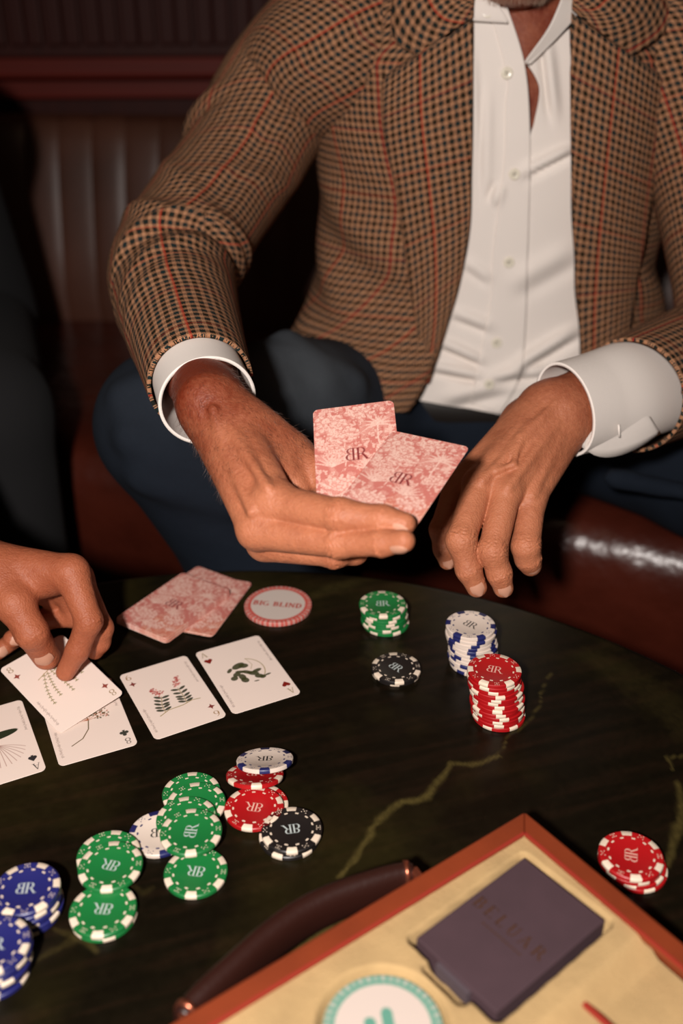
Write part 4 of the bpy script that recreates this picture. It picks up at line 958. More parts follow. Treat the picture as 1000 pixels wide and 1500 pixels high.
def torso_pt(phi, z, off=0.0):
    a, b, cy = tors(z); s_, c_ = np.sin(phi), np.cos(phi); e = 2 / 2.2
    return np.stack([MCX + (a + off) * np.sign(s_) * np.abs(s_) ** e, cy - (b + off) * np.sign(c_) * np.abs(c_) ** e, z + 0 * phi], -1)
hipR, hipL = np.array([0.075, 1.18, 0.015]), np.array([0.262, 1.18, 0.015])
kneeR, kneeL = at(252, 622, 0.965), np.array([0.56, 0.83, 0.02])
ankR, ankL = np.array([-0.03, 1.01, FLOOR + 0.10]), np.array([0.54, 0.80, FLOOR + 0.10])
shR, shL = np.array([0.005, 1.155, 0.425]), np.array([0.328, 1.155, 0.425])
elR, elL = at(252, 392, 0.965), at(1085, 500, 1.04)
CR_ = [np.array([0.045, 1.155, 0.445]), np.array([0.0, 1.145, 0.425]), at(412, 140, 1.085), at(348, 245, 1.065), at(285, 335, 1.01), at(254, 396, 0.962), at(258, 440, 0.912), at(274, 498, 0.845), at(294, 562, 0.776)]
CL_ = [np.array([0.288, 1.155, 0.445]), np.array([0.335, 1.15, 0.425]), np.array([0.382, 1.10, 0.33]), np.array([0.408, 1.05, 0.23]), elL, at(1040, 528, 0.995), at(985, 552, 0.945), at(922, 580, 0.885)]
def low_body(h=0.008):
    F = Field((-0.35, 0.70, FLOOR - 0.02), (0.80, 1.42, 0.86), h)
    for z in np.linspace(0.0, 0.44, 12):
        a, b, cy = tors(z); F.ell((MCX, cy, z), np.eye(3), (a - 0.036, b - 0.036, 0.06), 0.03)
    F.seg((MCX - 0.12, 1.155, 0.43), (MCX + 0.12, 1.155, 0.43), 0.060, 0.060, 0.05)
    for PTS in (CR_[1:8], CL_[1:7]): F.chain(PTS, np.linspace(0.044, 0.026, len(PTS)), 0.012)
    for hp, kn, an in ((hipR, kneeR, ankR), (hipL, kneeL, ankL)):
        F.chain([hp, (at(425, 606, 1.09) if kn[0] < 0.2 else np.array([0.42, 1.02, -0.002])), kn, (at(385, 800, 1.078) if kn[0] < 0.2 else (kn + an) / 2), an], [0.070, 0.056, 0.048, 0.046, 0.036], 0.02); d = np.array([-0.02, -0.17, -0.055]); F.seg(an, an + d, 0.036, 0.034, 0.03)
    return F.nets()
def head_field(c, h=0.0022):
    """c = point of the chin; the head looks at the cards, slightly down"""
    F = Field(c + np.array([-0.13, -0.06, -0.16]), c + np.array([0.13, 0.27, 0.26]), h); E = np.eye(3)
    F.ell(c + (0, 0.105, 0.125), E, (0.076, 0.098, 0.105), 0.03); F.ell(c + (0, 0.05, 0.06), E, (0.060, 0.058, 0.078), 0.03)
    F.ell(c + (0, 0.022, 0.018), E, (0.030, 0.024, 0.022), 0.02); F.seg(c + (-0.052, 0.085, 0.045), c + (-0.012, 0.024, 0.012), 0.018, 0.018, 0.02); F.seg(c + (0.052, 0.085, 0.045), c + (0.012, 0.024, 0.012), 0.018, 0.018, 0.02)
    F.seg(c + (0, 0.004, 0.108), c + (0, -0.014, 0.076), 0.010, 0.014, 0.012); F.ell(c + (-0.012, 0.0, 0.070), E, (0.010, 0.012, 0.008), 0.006); F.ell(c + (0.012, 0.0, 0.070), E, (0.010, 0.012, 0.008), 0.006)
    F.seg(c + (-0.020, 0.006, 0.046), c + (0.020, 0.006, 0.046), 0.0065, 0.0065, 0.006); F.seg(c + (-0.019, 0.008, 0.036), c + (0.019, 0.008, 0.036), 0.0075, 0.0075, 0.006)
    F.seg(c + (-0.024, -0.003, 0.041), c + (0.024, -0.003, 0.041), 0.0018, 0.0018, 0.003, 's')
    for s in (-1, 1):
        F.ell(c + (s * 0.032, 0.008, 0.112), E, (0.017, 0.016, 0.012), 0.012, 's'); F.ell(c + (s * 0.031, 0.022, 0.110), E, (0.013, 0.013, 0.013), 0.003)
        F.seg(c + (s * 0.012, 0.006, 0.128), c + (s * 0.048, 0.020, 0.128), 0.007, 0.006, 0.012); F.ell(c + (s * 0.078, 0.105, 0.095), E, (0.010, 0.022, 0.034), 0.008)
        F.ell(c + (s * 0.046, 0.030, 0.075), E, (0.022, 0.022, 0.02), 0.02)
    return F
chin = at(762, -16, 0.915)
F = head_field(chin)
nb = np.array([MCX, 1.150, 0.455]); F.chain([chin + (0, 0.095, 0.04), chin + (0, 0.125, -0.02), nb], [0.058, 0.058, 0.062], 0.02)
Fv = F.nets(); Fv = (smoothed(Fv[0], Fv[1], 1), Fv[1])
# chest under the open collar
G = Field((MCX - 0.11, 1.03, 0.27), (MCX + 0.11, 1.22, 0.52), 0.004)
for z in np.linspace(0.28, 0.46, 9):
    a, b, cy = tors(z); G.ell((MCX, cy, z), np.eye(3), (a - 0.030, b - 0.030, 0.05), 0.02)
G.seg((MCX, 1.150, 0.42), chin + (0, 0.125, -0.02), 0.066, 0.060, 0.03); G.seg((MCX - 0.012, 1.088, 0.420), chin + (-0.03, 0.088, -0.005), 0.010, 0.009, 0.02); G.seg((MCX + 0.012, 1.088, 0.420), chin + (0.035, 0.088, -0.005), 0.010, 0.009, 0.02)
Gv = G.nets()
V, Q = join([low_body(), Fv, Gv, HR, HL])
man = empty('person', (MCX, 1.15, FLOOR)); tag(man, 'man in checked tweed jacket and open white shirt, sitting and holding up two pink cards', 'person')
me = mesh('body', V, np.ascontiguousarray(Q.astype(np.int32)))
tan = np.full(len(V), 0.25, np.float32); o0 = len(V) - len(HL[0]) - len(HR[0])  # sun tan plus painted-in flash falloff, hands darkening towards the wrists
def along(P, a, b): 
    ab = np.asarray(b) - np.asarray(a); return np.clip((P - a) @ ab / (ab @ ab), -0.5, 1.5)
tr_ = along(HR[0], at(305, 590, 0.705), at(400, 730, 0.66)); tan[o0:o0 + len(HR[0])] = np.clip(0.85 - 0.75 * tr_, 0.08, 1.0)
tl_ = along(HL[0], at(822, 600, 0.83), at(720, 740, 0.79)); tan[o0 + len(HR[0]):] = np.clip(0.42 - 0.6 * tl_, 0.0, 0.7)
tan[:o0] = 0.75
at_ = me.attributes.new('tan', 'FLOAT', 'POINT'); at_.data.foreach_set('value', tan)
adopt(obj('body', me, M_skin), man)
def add_nail(par, P, R, dors, w, l, back=0.1, lift=1.0, mat=None):
    ax = unit(np.asarray(P[-1]) - np.asarray(P[-2])); p = np.asarray(P[-1]) + ax * (R[-1] * (back - 0.25)); rr_ = R[-1] * lift * 1.0 + 0.18 * max(0, R[-2] - R[-1]) + 0.0005; adopt(obj('fingernail', nail_mesh(p, ax, dors, w, l, rr_), mat or M_nail), par)
add_nail(man, iP, iR, toC * 0.76 - cU * 0.65, 0.0100, 0.0115); add_nail(man, mP, mR, toC * 0.6 - cU * 0.75, 0.0100, 0.0110)
add_nail(man, li, liR, toC, 0.0095, 0.0100); add_nail(man, lm, lmR, toC - cU * 0.2, 0.0115, 0.0120); add_nail(man, lr, lrR, toC - cU * 0.2, 0.0110, 0.0115); add_nail(man, lp, lpR, toC - cU * 0.1, 0.0105, 0.0100)
add_nail(man, tP, tR, -toC, 0.012, 0.013)
# hair cap, brows, eyes, stubble
F = Field(chin + np.array([-0.13, -0.03, 0.03]), chin + np.array([0.13, 0.27, 0.27]), 0.004)
F.ell(chin + (0, 0.115, 0.135), np.eye(3), (0.082, 0.102, 0.108), 0.01); F.ell(chin + (0, 0.00, 0.085), np.eye(3), (0.085, 0.075, 0.085), 0.02, 's')
hv, hq = F.nets(); adopt(obj('hair', mesh('hair', hv, np.ascontiguousarray(hq.astype(np.int32))), M_hair), man)
for s in (-1, 1):
    bm = bmesh.new(); bmesh.ops.create_uvsphere(bm, u_segments=16, v_segments=10, radius=0.0118)
    o = obj('eyeball', bm_mesh('eyeball', bm, True), M_eye); o.location = Vector(chin + (s * 0.031, 0.0205, 0.111)); adopt(o, man)
    bm = bmesh.new(); bmesh.ops.create_uvsphere(bm, u_segments=16, v_segments=10, radius=0.0062)
    o = obj('iris', bm_mesh('iris', bm, True), M_hole); o.location = Vector(chin + (s * 0.031, 0.0140, 0.109)); adopt(o, man)
    adopt(obj('eyebrow', loft('eyebrow', [chin + (s * x, 0.004 + x * 0.25, 0.131 + 0.003 * math.sin(x * 60)) for x in np.linspace(0.012, 0.05, 6)], 0.003, 0.0045, (0, 0, 1), 8), M_hair), man)
# short grey stubble on the chin and jaw
sv = Fv[0]; mk = (np.abs(sv[:, 0] - chin[0]) < 0.06) & (sv[:, 2] < chin[2] + 0.032) & (sv[:, 2] > chin[2] - 0.012) & (sv[:, 1] < chin[1] + 0.06)
ids = np.where(mk)[0]; q = np.random.default_rng(3)
def hairs(name, P, D, ln, wd, mat, par):
    V, Fc = [], []
    for p, d in zip(P, D):
        d = unit(d); s = unit(np.cross(d, toC + 0.01)); i = len(V); V += [p - s * wd, p + s * wd, p + d * ln + 0.15 * ln * q.normal(size=3)]; Fc.append((i, i + 1, i + 2))
    o = adopt(obj(name, mesh(name, V, Fc, False), mat), par); o['kind'] = 'stuff'; return o
if len(ids):
    ids = q.choice(ids, min(1500, len(ids)), replace=False); cc = chin + np.array([0, 0.06, 0.04])
    hairs('stubble', sv[ids], [unit(sv[i] - cc) * 0.6 + np.array([0, 0, -0.8]) for i in ids], 0.005, 0.00022, M_stubble, man)
# fine dark hair on the right wrist and the back of the hand
rv, rq = HR; nrm = np.zeros_like(rv)
e1, e2 = rv[rq[:, 2]] - rv[rq[:, 0]], rv[rq[:, 3]] - rv[rq[:, 1]]; fn = np.cross(e1, e2)
for j in range(4): np.add.at(nrm, rq[:, j], fn)
nrm /= np.linalg.norm(nrm, axis=1)[:, None] + 1e-12
fw = unit(at(380, 720, 0.665) - at(305, 590, 0.705)); mk = (tr_ < 0.72) & (tr_ > -0.4) & (nrm @ toC > -0.1); ids = q.choice(np.where(mk)[0], 900, replace=False)
hairs('arm_hair', rv[ids] + nrm[ids] * 0.0001, nrm[ids] * 0.35 + fw * 0.9 + 0.35 * q.normal(size=(len(ids), 3)), 0.0055, 0.00007, M_armhair, man)

# ---- trousers
def trouser_mesh(h=0.006):
    F = Field((-0.34, 0.72, FLOOR), (0.80, 1.42, 0.26), h)
    for z, a, b in ((-0.012, 0.180, 0.112), (0.02, 0.182, 0.112), (0.045, 0.182, 0.110)): F.ell((MCX, 1.172, z), np.eye(3), (a, b, 0.06), 0.03)
    F.chain([hipR, at(425, 606, 1.09), kneeR + (0.0, 0, -0.002)], [0.090, 0.078, 0.068], 0.02); F.chain([kneeR, at(385, 800, 1.078), ankR], [0.070, 0.080, 0.062], 0.02)
    F.chain([hipL, np.array([0.42, 1.02, 0.002]), kneeL], [0.090, 0.076, 0.072], 0.03); F.chain([kneeL, ankL], [0.074, 0.060], 0.03)
    q = np.random.default_rng(8)
    for a, b in (((190, 640, 0.90), (330, 700, 0.93)), ((210, 700, 0.92), (350, 740, 0.95)), ((380, 520, 1.02), (520, 560, 1.06)), ((180, 580, 0.905), (240, 560, 0.90)), ((900, 700, 1.03), (1010, 722, 1.03)), ((420, 500, 1.05), (470, 560, 1.03))):
        F.seg(at(*a), at(*b), 0.012, 0.010, 0.02)
    return F.nets()
v, q_ = trouser_mesh(); v = smoothed(v, q_, 3); tme = mesh('trousers', v, np.ascontiguousarray(q_.astype(np.int32)))
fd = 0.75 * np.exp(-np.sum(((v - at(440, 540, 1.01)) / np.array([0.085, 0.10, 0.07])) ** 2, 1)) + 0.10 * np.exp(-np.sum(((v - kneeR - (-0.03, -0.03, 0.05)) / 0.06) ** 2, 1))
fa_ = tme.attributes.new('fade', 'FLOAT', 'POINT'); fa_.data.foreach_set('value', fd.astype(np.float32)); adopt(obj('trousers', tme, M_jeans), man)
adopt(obj('belt', loft('belt', [torso_pt(np.array(0.0), z)[None][0] * 0 + np.array([MCX, 1.168, z]) for z in (0.040, 0.046, 0.068, 0.074)], [0.184, 0.187, 0.187, 0.184], [0.108, 0.111, 0.111, 0.108], (1, 0, 0), 64, cap=False, sup=2.2), M_belt), man)

# ---- shirt: panels laid over the chest
def patch(rows_l, rows_r, n, m, off, name, mat, disp=None, uvang=0.0, thick=0.0012, hit=torso_hit, curl=None):
    """ruled panel between two pixel edges, resting on the torso at a distance off"""
    L_, Rr = spline(rows_l, n), spline(rows_r, n); P = np.zeros((n, m, 3)); UV = np.zeros((n, m, 2)); ts = np.linspace(0, 1, m)
    for i in range(n):
        for j, t in enumerate(ts):
            px, py = L_[i] * (1 - t) + Rr[i] * t; o = off(t, i / (n - 1)) if callable(off) else off
            if disp is not None: o += disp(px, py)
            P[i, j] = hit(px, py, o)
    su = np.r_[np.zeros((1, n)), np.cumsum(np.linalg.norm(np.diff(P, axis=1), axis=2), 1).T].T; sv_ = np.r_[0, np.cumsum(np.linalg.norm(np.diff(P[:, m // 2], axis=0), axis=1))]
    c_, s_ = math.cos(uvang), math.sin(uvang); U0 = su - su[:, m // 2][:, None]; V0 = np.broadcast_to(sv_[:, None], su.shape)
    UV[..., 0] = c_ * U0 - s_ * V0; UV[..., 1] = s_ * U0 + c_ * V0
    me = mesh(name, P.reshape(-1, 3), grid_faces(n, m)); set_uv(me, UV.reshape(-1, 2)); o = adopt(obj(name, me, mat), man)
    if thick: solid(o, thick, -1 if True else 0)
    return o, P
def ridge(px, py, a, b, w, amp, one=True):
    a, b = np.array(a, float), np.array(b, float); ab = b - a; t = ((px - a[0]) * ab[0] + (py - a[1]) * ab[1]) / (ab @ ab); d = ((px - a[0]) * -ab[1] + (py - a[1]) * ab[0]) / math.hypot(*ab)
    e = math.exp(-((t - 0.5) / 0.42) ** 4)
    return 1.7 * amp * e * (math.exp(-(d / w) ** 2) - 0.8 * math.exp(-((d - w * 1.35) / (w * 0.75)) ** 2))
SH_R = [((757, 257), (845, 212), 7, 0.0050), ((742, 545), (850, 478), 9, 0.0065), ((740, 420), (845, 360), 16, 0.0028), ((640, 498), (712, 530), 7, 0.0045), ((628, 535), (712, 552), 7, 0.0045), ((712, 552), (800, 540), 8, 0.0050),
        ((640, 585), (745, 560), 12, 0.0040), ((660, 455), (725, 480), 8, 0.0035), ((680, 380), (722, 410), 9, 0.002), ((735, 270), (722, 300), 8, 0.003), ((690, 60), (700, 230), 7, 0.0018), ((800, 50), (815, 180), 8, 0.0030), ((715, 120), (712, 300), 8, 0.0016)]
def sh_disp(px, py): return sum(ridge(px, py, *a) for a in SH_R)
SO = -0.0085
patch([(655, -30), (655, 95), (650, 250), (640, 350), (620, 440), (600, 510), (590, 560), (588, 582)], [(738, 8), (768, 95), (776, 200), (774, 330), (772, 390), (770, 470), (762, 550), (730, 606)], 150, 60, SO, 'shirt_front', M_shirt, sh_disp)
patch([(769, 90), (789, 128), (782, 178), (775, 210), (768, 330), (764, 430), (758, 540), (726, 606)], [(880, 8), (880, 100), (880, 180), (880, 220), (880, 330), (885, 430), (890, 540), (890, 620)], 150, 60, lambda t, v: SO - 0.0022 + 0.003 * math.exp(-(t / 0.2) ** 2) * math.exp(-(v / 0.22) ** 4), 'shirt_front', M_shirt, sh_disp)
patch([(715, 8), (742, 110), (740, 155), (738, 240), (722, 368), (719, 437), (701, 529), (688, 590)], [(743, 12), (768, 95), (776, 200), (774, 330), (772, 390), (770, 470), (762, 550), (733, 605)], 130, 16, SO + 0.0014, 'placket', M_shirt, sh_disp)
# collar leaves stand off the neck
patch([(668, -14), (672, 2), (684, 22), (694, 30)], [(724, -14), (729, 4), (742, 26), (744, 33)], 16, 14, lambda t, v: SO + 0.009 + 0.006 * (1 - v), 'collar_leaf', M_shirt, None)
patch([(826, -14), (804, 38), (772, 84), (768, 92)], [(856, -14), (848, 16), (820, 50), (776, 94)], 24, 14, lambda t, v: SO + 0.010 + 0.012 * (1 - v) * (1 - t), 'collar_leaf', M_shirt, None)
cb = np.linspace(R_(58), R_(302), 40); P = np.zeros((5, 40, 3))
for i, (z, r) in enumerate(((0.455, 0.088), (0.480, 0.080), (0.505, 0.076), (0.515, 0.078), (0.495, 0.086))): P[i] = np.stack([MCX + r * np.sin(cb), 1.158 - r * 0.95 * np.cos(cb), np.full(40, z) + 0.012 * np.cos(cb + np.pi)], 1)
solid(adopt(obj('collar_band', mesh('collar_band', P.reshape(-1, 3), grid_faces(5, 40)), M_shirt), man), 0.0015, 0)
def button(px, py, off, r, mat, name, hit=torso_hit):
    p = hit(px, py, off); q1, q2 = hit(px + 6, py, off), hit(px, py + 6, off); n = unit(np.cross(q2 - p, q1 - p)); n = n if n @ toC > 0 else -n
    me = lathe(name, [(0, 0), (r, 0), (r, r * 0.3), (r * 0.85, r * 0.42), (r * 0.62, r * 0.3), (0, r * 0.3)], 24); o = obj(name, me, mat)
    o.matrix_world = Matrix.Translation(Vector(p)) @ Vector(n).to_track_quat('Z', 'Y').to_matrix().to_4x4(); M = o.matrix_world.copy()
    hb = bmesh.new()
    for a in range(4): 
        ca, sa = math.cos(a * math.pi / 2 + 0.8) * r * 0.26, math.sin(a * math.pi / 2 + 0.8) * r * 0.26
        bmesh.ops.create_circle(hb, cap_ends=True, segments=8, radius=r * 0.13, matrix=Matrix.Translation((ca, sa, r * 0.315)))
    hme = bpy.data.meshes.new('button_hole'); hb.to_mesh(hme); hb.free(); ho = obj('button_hole', hme, M_hole, o)
    o.parent = man; o.matrix_parent_inverse = Matrix.Translation(-Vector(man.location)); return o
for b in ((742, 107), (753, 255), (745, 384), (727, 502), (716, 563), (714, 17)): button(b[0], b[1], SO + 0.0022 + sh_disp(*b) + (0.008 if b[1] < 50 else 0), 0.0056, M_button, 'shirt_button')

# ---- jacket body: one shell round the back, open at the front
FR = np.array([(693, -40), (693, 90), (690, 250), (688, 330), (672, 420), (650, 490), (628, 555), (604, 598)], float)
FL = np.array([(834, -40), (836, 200), (838, 330), (843, 420), (850, 520), (858, 600), (865, 680)], float)
def edge_phi(E):
    P = np.array([torso_hit(*p, 0.0) for p in spline(E, 40)]); a, b, cy = tors(P[:, 2])
    sx = np.clip((P[:, 0] - MCX) / a, -1, 1); ph = np.arcsin(np.sign(sx) * np.abs(sx) ** 1.1); o = np.argsort(P[:, 2]); return P[o, 2], ph[o]
zR, pR_ = edge_phi(FR); zL, pL_ = edge_phi(FL)
nz, nc = 110, 200; zz = np.linspace(0.0, 1, nz); s01 = np.linspace(0, 1, nc)
P = np.zeros((nz, nc, 3)); UV = np.zeros((nz, nc, 2))
for i, f in enumerate(zz):
    z = 0.512 * f; p0 = np.interp(z, zL, pL_); p1 = 2 * np.pi + np.interp(z, zR, pR_); ph = p0 + (p1 - p0) * s01
    fr = np.abs(((ph + np.pi) % (2 * np.pi)) - np.pi)            # 0 = front, pi = back
    zh = np.interp(fr, [0.0, 0.3, 0.6, 0.9, 1.5, 2.2, 3.2], [0.066, 0.070, 0.084, 0.100, 0.118, 0.06, 0.02])
    zc = zh + (0.512 - zh) * f
    p0 = np.interp(zc, zL, pL_); p1 = 2 * np.pi + np.interp(zc, zR, pR_); ph = p0 + (p1 - p0) * s01
    side = np.exp(-((fr - 1.0) / 0.5) ** 2) * np.exp(-((zc - 0.20) / 0.10) ** 2)
    flare = 0.060 * np.clip((0.185 - zc) / 0.13, 0, 1) ** 1.4 * np.clip((fr - 0.16) / 0.35, 0, 1) * np.clip((2.0 - fr) / 0.7, 0, 1) * (np.sin(ph) < 0)
    wv = flare + 0.006 * side * np.sin(zc * 75 + ph * 6) + 0.010 * np.exp(-((zc - 0.06) / 0.08) ** 2) * np.sin(ph * 5 + 0.6) * (fr < 2.4) * np.clip((fr - 0.55) * 3, 0, 1)
    P[i] = torso_pt(ph, zc, 0.0 + wv)
    UV[i, :, 1] = zc
UV[..., 0] = np.r_[np.zeros((1, nz)), np.cumsum(np.linalg.norm(np.diff(P, axis=1), axis=2), 1).T].T
UV[..., 0] -= UV[:, nc // 2][:, 0][:, None]
me = mesh('jacket_body', P.reshape(-1, 3), grid_faces(nz, nc)); set_uv(me, UV.reshape(-1, 2)); jb = adopt(obj('jacket_body', me, M_tweed), man); solid(jb, 0.003, 0)
# lapels and collar, separate layers of cloth rolled over the fronts
lap_off = lambda t, v: 0.0045 + 0.0045 * math.sin(math.pi * min(1, t * 1.05)) ** 0.8
patch([(561, 118), (563, 190), (581, 276), (596, 380), (609, 470), (616, 530), (622, 560)], [(692, 28), (692, 150), (690, 250), (687, 335), (671, 420), (650, 490), (626, 560)], 90, 24, lap_off, 'lapel', M_tweed, None, 0.03, 0.0028)
patch([(613, 80), (600, 90), (580, 104), (562, 118)], [(692, 26), (692, 26.5), (692, 27.5), (692, 28.5)], 14, 20, lap_off, 'lapel', M_tweed, None, 0.03, 0.0028)
patch([(836, 22), (836, 150), (838, 250), (839, 335), (844, 420), (851, 520), (857, 575)], [(991, 130), (972, 210), (954, 294), (942, 360), (931, 414), (921, 480), (908, 560)], 90, 28, lambda t, v: lap_off(1 - t, v), 'lapel', M_tweed, None, -0.02, 0.0028)
patch([(836, 18), (836, 19), (836, 21), (836, 23)], [(921, 84), (938, 96), (962, 112), (991, 131)], 14, 20, lambda t, v: lap_off(1 - t, v), 'lapel', M_tweed, None, -0.02, 0.0028)
patch([(584, -14), (574, 15), (580, 60), (611, 79)], [(696, -14), (694, 2), (693, 10), (692, 25)], 24, 20, lambda t, v: 0.007 + 0.005 * math.sin(math.pi * t), 'jacket_collar', M_tweed, None, 0.62, 0.0028)
patch([(838, -14), (838, -4), (837, 7), (837, 15)], [(985, -14), (984, 12), (975, 46), (923, 82)], 24, 20, lambda t, v: 0.007 + 0.005 * math.sin(math.pi * t), 'jacket_collar', M_tweed, None, -0.62, 0.0028)

# ---- sleeves
def sleeve(name, C, ra, rb, ref, bumps, n=72, m=120, thick=0.003, par=None, mat=None, vscale=1.0):
    C = spline(C, m); ra = spline(np.c_[ra, rb], m); T = np.gradient(C, axis=0); T /= np.linalg.norm(T, axis=1)[:, None]
    ref = np.asarray(ref, float); A = ref - np.sum(ref * T, 1)[:, None] * T; A /= np.linalg.norm(A, axis=1)[:, None]; B = np.cross(T, A)
    L = np.r_[0, np.cumsum(np.linalg.norm(np.diff(C, axis=0), axis=1))]; v = L / L[-1]; th = np.linspace(-np.pi, np.pi, n + 1)
    D = np.zeros((m, n + 1))
    for v0, t0, sl, wv, wt, amp in bumps:
        dt = (th[None] - t0 + np.pi) % (2 * np.pi) - np.pi; D += amp * np.exp(-((v[:, None] - v0 - sl * dt) / wv) ** 2) * np.exp(-(dt / wt) ** 2)
    P = C[:, None] + ((ra[:, :1] + D) * np.cos(th))[..., None] * A[:, None] + ((ra[:, 1:] + D) * np.sin(th))[..., None] * B[:, None]
    R0 = ra.mean(); UV = np.zeros((m, n + 1, 2)); du = np.r_['1', np.zeros((m, 1)), np.cumsum(np.linalg.norm(np.diff(P, axis=1), axis=2), 1)]; UV[..., 0] = du - du[:, n // 2][:, None]
    dv = np.r_['0', np.zeros((1, n + 1)), np.cumsum(np.linalg.norm(np.diff(P, axis=0), axis=2), 0)]; UV[..., 1] = dv - dv[-1][None]
    me = mesh(name, P.reshape(-1, 3), grid_faces(m, n + 1)); set_uv(me, UV.reshape(-1, 2)); o = adopt(obj(name, me, mat or M_tweed), par or man); solid(o, thick, 0); return o
# angle 0 = towards the camera for both sleeves
ra_ = [0.072, 0.078, 0.068, 0.061, 0.059, 0.059, 0.054, 0.046, 0.039]
sleeve('sleeve', CR_, ra_, ra_, toC, [(0.66, -0.3, 0.05, 0.018, 1.5, 0.010), (0.70, 0.2, 0.03, 0.014, 1.4, -0.008), (0.61, 0.5, -0.05, 0.016, 1.0, 0.006), (0.74, -0.4, 0.04, 0.016, 1.0, 0.006), (0.33, 1.5, 0.06, 0.018, 0.7, 0.008), (0.36, 1.4, 0.06, 0.014, 0.8, -0.006),
    (0.42, -0.8, 0.10, 0.02, 0.8, 0.005), (0.30, -0.6, 0.10, 0.02, 0.7, 0.005), (0.52, 0.4, -0.08, 0.02, 0.9, 0.004), (0.82, 0.2, 0.03, 0.02, 1.0, 0.003), (0.57, -1.2, 0.03, 0.02, 0.8, 0.008)])
rl_ = [0.072, 0.078, 0.068, 0.064, 0.062, 0.060, 0.056, 0.049]
sleeve('sleeve', CL_, rl_, rl_, toC, [(0.70, 0, 0.03, 0.02, 1.2, 0.006), (0.62, 0, -0.05, 0.02, 1.2, 0.007), (0.78, 0.5, 0.06, 0.02, 0.8, -0.004), (0.84, -0.5, 0.03, 0.02, 0.8, 0.003)])
p = at(998, 566, 0.0 + 0.893)
o = obj('sleeve_button', lathe('sleeve_button', [(0, 0), (0.0075, 0), (0.0075, 0.002), (0.006, 0.003), (0, 0.0022)], 24), M_horn); o.location = Vector(p); o.rotation_euler = Vector(toC).to_track_quat('Z', 'Y').to_euler(); adopt(o, man)
# shirt cuffs
sleeve('cuff', [at(274, 505, 0.84), at(288, 545, 0.79), at(298, 572, 0.764), at(304, 588, 0.748)], [0.034, 0.034, 0.034, 0.034], [0.034, 0.034, 0.0345, 0.035], toC, [], thick=0.0025, mat=M_shirt)
sleeve('cuff', [at(960, 560, 0.925), at(915, 575, 0.885), at(870, 588, 0.86), at(826, 600, 0.836)], [0.030, 0.030, 0.029, 0.028], [0.045, 0.043, 0.040, 0.0385], toC, [], thick=0.0025, mat=M_shirt)
# folded-back tail of the left cuff with its slit
cfP = spline([(852, 655), (875, 668), (905, 667), (940, 652), (966, 634)], 16); cfT = spline([(842, 600), (868, 590), (895, 585), (925, 590), (948, 606)], 16)
P = np.zeros((16, 8, 3))
for i in range(16):
    for j in range(8):
        t = j / 7; px, py = cfT[i] * (1 - t) + cfP[i] * t; P[i, j] = at(px, py, 0.812 + 0.0035 * i * 0.9 + 0.016 * t * t)
me = mesh('cuff_fold', P.reshape(-1, 3), grid_faces(16, 8)); o = adopt(obj('cuff_fold', me, M_shirt), man); solid(o, 0.0022, 0)
a = [at(906, 622, 0.8315), at(907, 640, 0.836)]
adopt(obj('cuff_slit', loft('cuff_slit', [a[0], (a[0] + a[1]) / 2, a[1]], 0.0009, 0.0007, (1, 0, 0), 8), M_shirt), man)

# ---- the second player at the left edge
p2 = empty('person', (-0.655, 1.45, FLOOR)); tag(p2, 'second player in black at the left edge, only the hand laying a card in view', 'person')
def d8(px, py): return card_depth(px, py, np.array(C8), R8)
T2 = [at(-8, 842, 0.785), at(22, 884, 0.772), at(46, 926, 0.770), at(68, 961, d8(68, 961) - 0.0190)]; T2R = [0.0170, 0.0140, 0.0122, 0.0108]
I2 = [at(104, 838, 0.778), at(130, 910, 0.772), at(114, 952, 0.780), at(96, 984, d8(96, 984) - 0.0132)]; I2R = [0.0130, 0.0100, 0.0088, 0.0074]
M2_ = [at(112, 846, 0.800), at(147, 920, 0.800), at(145, 940, 0.806), at(139, 953, 0.812)]; M2R = [0.0120, 0.0096, 0.0084, 0.0072]
N2 = [at(96, 856, 0.818), at(112, 902, 0.830), at(68, 906, 0.834), at(18, 936, 0.822)]; N2R = [0.0115, 0.0092, 0.0084, 0.0074]
K2 = [at(74, 866, 0.828), at(90, 900, 0.840), at(42, 922, 0.836), at(-4, 955, 0.820)]; K2R = [0.0105, 0.0084, 0.0076, 0.0068]
wr2 = at(-48, 822, 0.800)
B2 = [([at(-300, 740, 0.86), at(-120, 795, 0.815), wr2], [0.040, 0.033, 0.0245], 0.012), ([at(-300, 770, 0.88), at(-120, 815, 0.835), at(-48, 838, 0.820)], [0.040, 0.033, 0.0245], 0.012),
      ([wr2, I2[0]], [0.0190, 0.0130], 0.010), ([at(-44, 828, 0.808), M2_[0]], [0.0190, 0.0125], 0.010), ([at(-44, 834, 0.818), N2[0]], [0.0185, 0.0120], 0.010), ([at(-44, 840, 0.828), K2[0]], [0.0175, 0.0115], 0.010),
      ([at(-40, 826, 0.800), T2[0], T2[1]], [0.0190, 0.0175, 0.0140], 0.012), ([at(0, 840, 0.792), at(60, 850, 0.788), at(92, 848, 0.786)], [0.014, 0.010, 0.009], 0.012)]
H2 = hand_mesh(B2, [(T2, T2R), (I2, I2R), (M2_, M2R), (N2, N2R), (K2, K2R)], [], crease(0, T2, T2R, 2, toC, 2, 0.003) + crease(0, I2, I2R, 1, unit(toC + cR), 2, 0.003), 0.0013)
PX = -0.655
F = Field((-1.0, 0.60, FLOOR - 0.02), (-0.24, 1.75, 0.80), 0.010)
for z in np.linspace(0.0, 0.36, 9): F.ell((PX, 1.52 - 0.30 * z, z), np.eye(3), (0.14, 0.085, 0.07), 0.03)
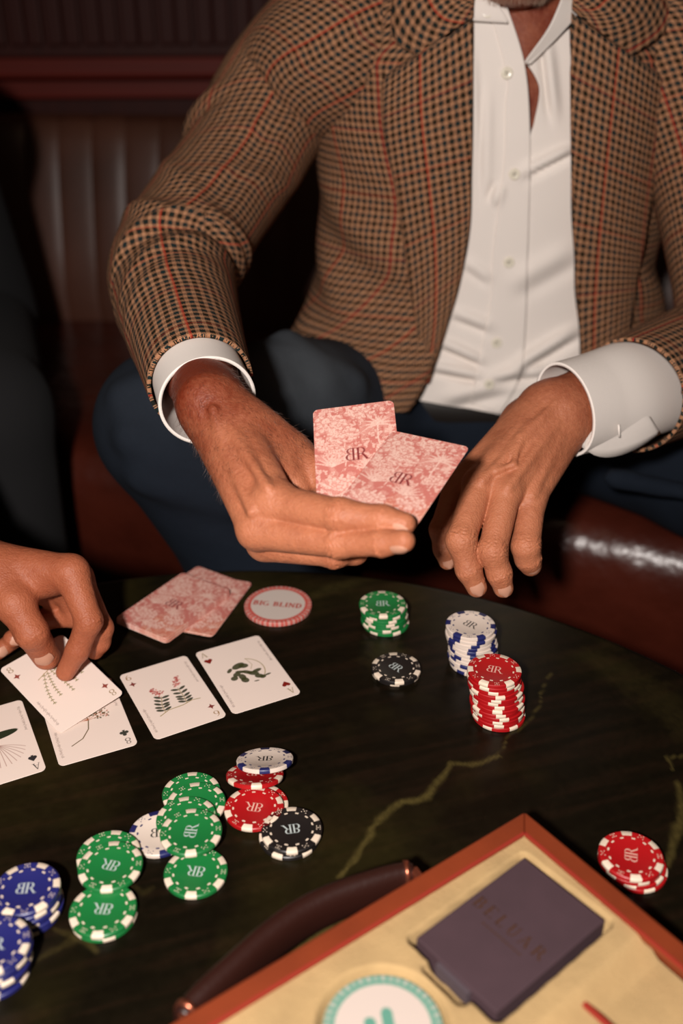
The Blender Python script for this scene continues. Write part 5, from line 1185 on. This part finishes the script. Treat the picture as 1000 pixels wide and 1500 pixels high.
F.seg((PX - 0.12, 1.38, 0.38), (PX + 0.12, 1.36, 0.38), 0.05, 0.05, 0.05); F.seg((PX, 1.37, 0.38), (PX, 1.31, 0.52), 0.055, 0.052, 0.03)
F.ell((PX, 1.29, 0.60), np.eye(3), (0.075, 0.095, 0.115), 0.02); F.ell((PX, 1.215, 0.54), np.eye(3), (0.045, 0.03, 0.04), 0.03); F.seg((PX, 1.195, 0.60), (PX, 1.175, 0.575), 0.010, 0.013, 0.012)
el2 = np.array([-0.50, 1.02, 0.16])
F.chain([(PX + 0.14, 1.35, 0.35), el2, at(-120, 805, 0.825)], [0.045, 0.036, 0.030], 0.03)
LEG2 = (((PX + 0.09, 1.53, 0.015), (-0.425, 1.13, 0.03), (-0.42, 1.12, FLOOR + 0.09)), ((PX - 0.09, 1.53, 0.015), (-0.86, 1.13, 0.03), (-0.86, 1.12, FLOOR + 0.09)))
for hp, kn, an in LEG2:
    F.chain([hp, kn, an], [0.07, 0.052, 0.038], 0.02); F.seg(an, np.array(an) + (0.03, -0.15, -0.05), 0.034, 0.032, 0.03)
b2 = F.nets(); V, Q = join([b2, H2]); me = mesh('body', V, np.ascontiguousarray(Q.astype(np.int32)))
tan = np.full(len(V), 0.5, np.float32); a_ = me.attributes.new('tan', 'FLOAT', 'POINT'); a_.data.foreach_set('value', tan); adopt(obj('body', me, M_skin2), p2)
add_nail(p2, T2, T2R, toC + cR * 0.15, 0.0150, 0.0150, -0.45, 1.06); add_nail(p2, N2, N2R, toC - cU * 0.5, 0.010, 0.010); add_nail(p2, K2, K2R, toC - cU * 0.5, 0.009, 0.009)
F = Field((-1.05, 0.60, FLOOR), (-0.24, 1.75, 0.50), 0.011)
for z in np.linspace(0.02, 0.34, 9): F.ell((PX, 1.52 - 0.30 * z, z), np.eye(3), (0.168 + 0.06 * (0.34 - z), 0.115, 0.08), 0.04)
F.seg((PX - 0.13, 1.38, 0.36), (PX + 0.13, 1.36, 0.36), 0.072, 0.072, 0.05); F.chain([(PX + 0.14, 1.35, 0.33), el2, at(-140, 800, 0.84)], [0.074, 0.060, 0.046], 0.04)
jv, jq = F.nets(); adopt(obj('jacket', mesh('jacket', smoothed(jv, jq, 2), np.ascontiguousarray(jq.astype(np.int32))), M_blackcloth), p2)
F = Field((-1.0, 0.90, FLOOR + 0.05), (-0.20, 1.75, 0.20), 0.011)
F.ell((PX, 1.53, 0.02), np.eye(3), (0.18, 0.12, 0.085), 0.04)
for hp, kn, an in LEG2: F.chain([hp, kn, an], [0.088, 0.076, 0.064], 0.02)
tv, tq = F.nets(); adopt(obj('trousers', mesh('trousers', smoothed(tv, tq, 2), np.ascontiguousarray(tq.astype(np.int32))), M_blackcloth), p2)
F = Field((PX - 0.12, 1.10, 0.46), (PX + 0.12, 1.45, 0.78), 0.006); F.ell((PX, 1.305, 0.615), np.eye(3), (0.084, 0.102, 0.118), 0.01); F.ell((PX, 1.185, 0.56), np.eye(3), (0.085, 0.075, 0.09), 0.02, 's')
hv, hq = F.nets(); adopt(obj('hair', mesh('hair', hv, np.ascontiguousarray(hq.astype(np.int32))), M_hair2), p2)
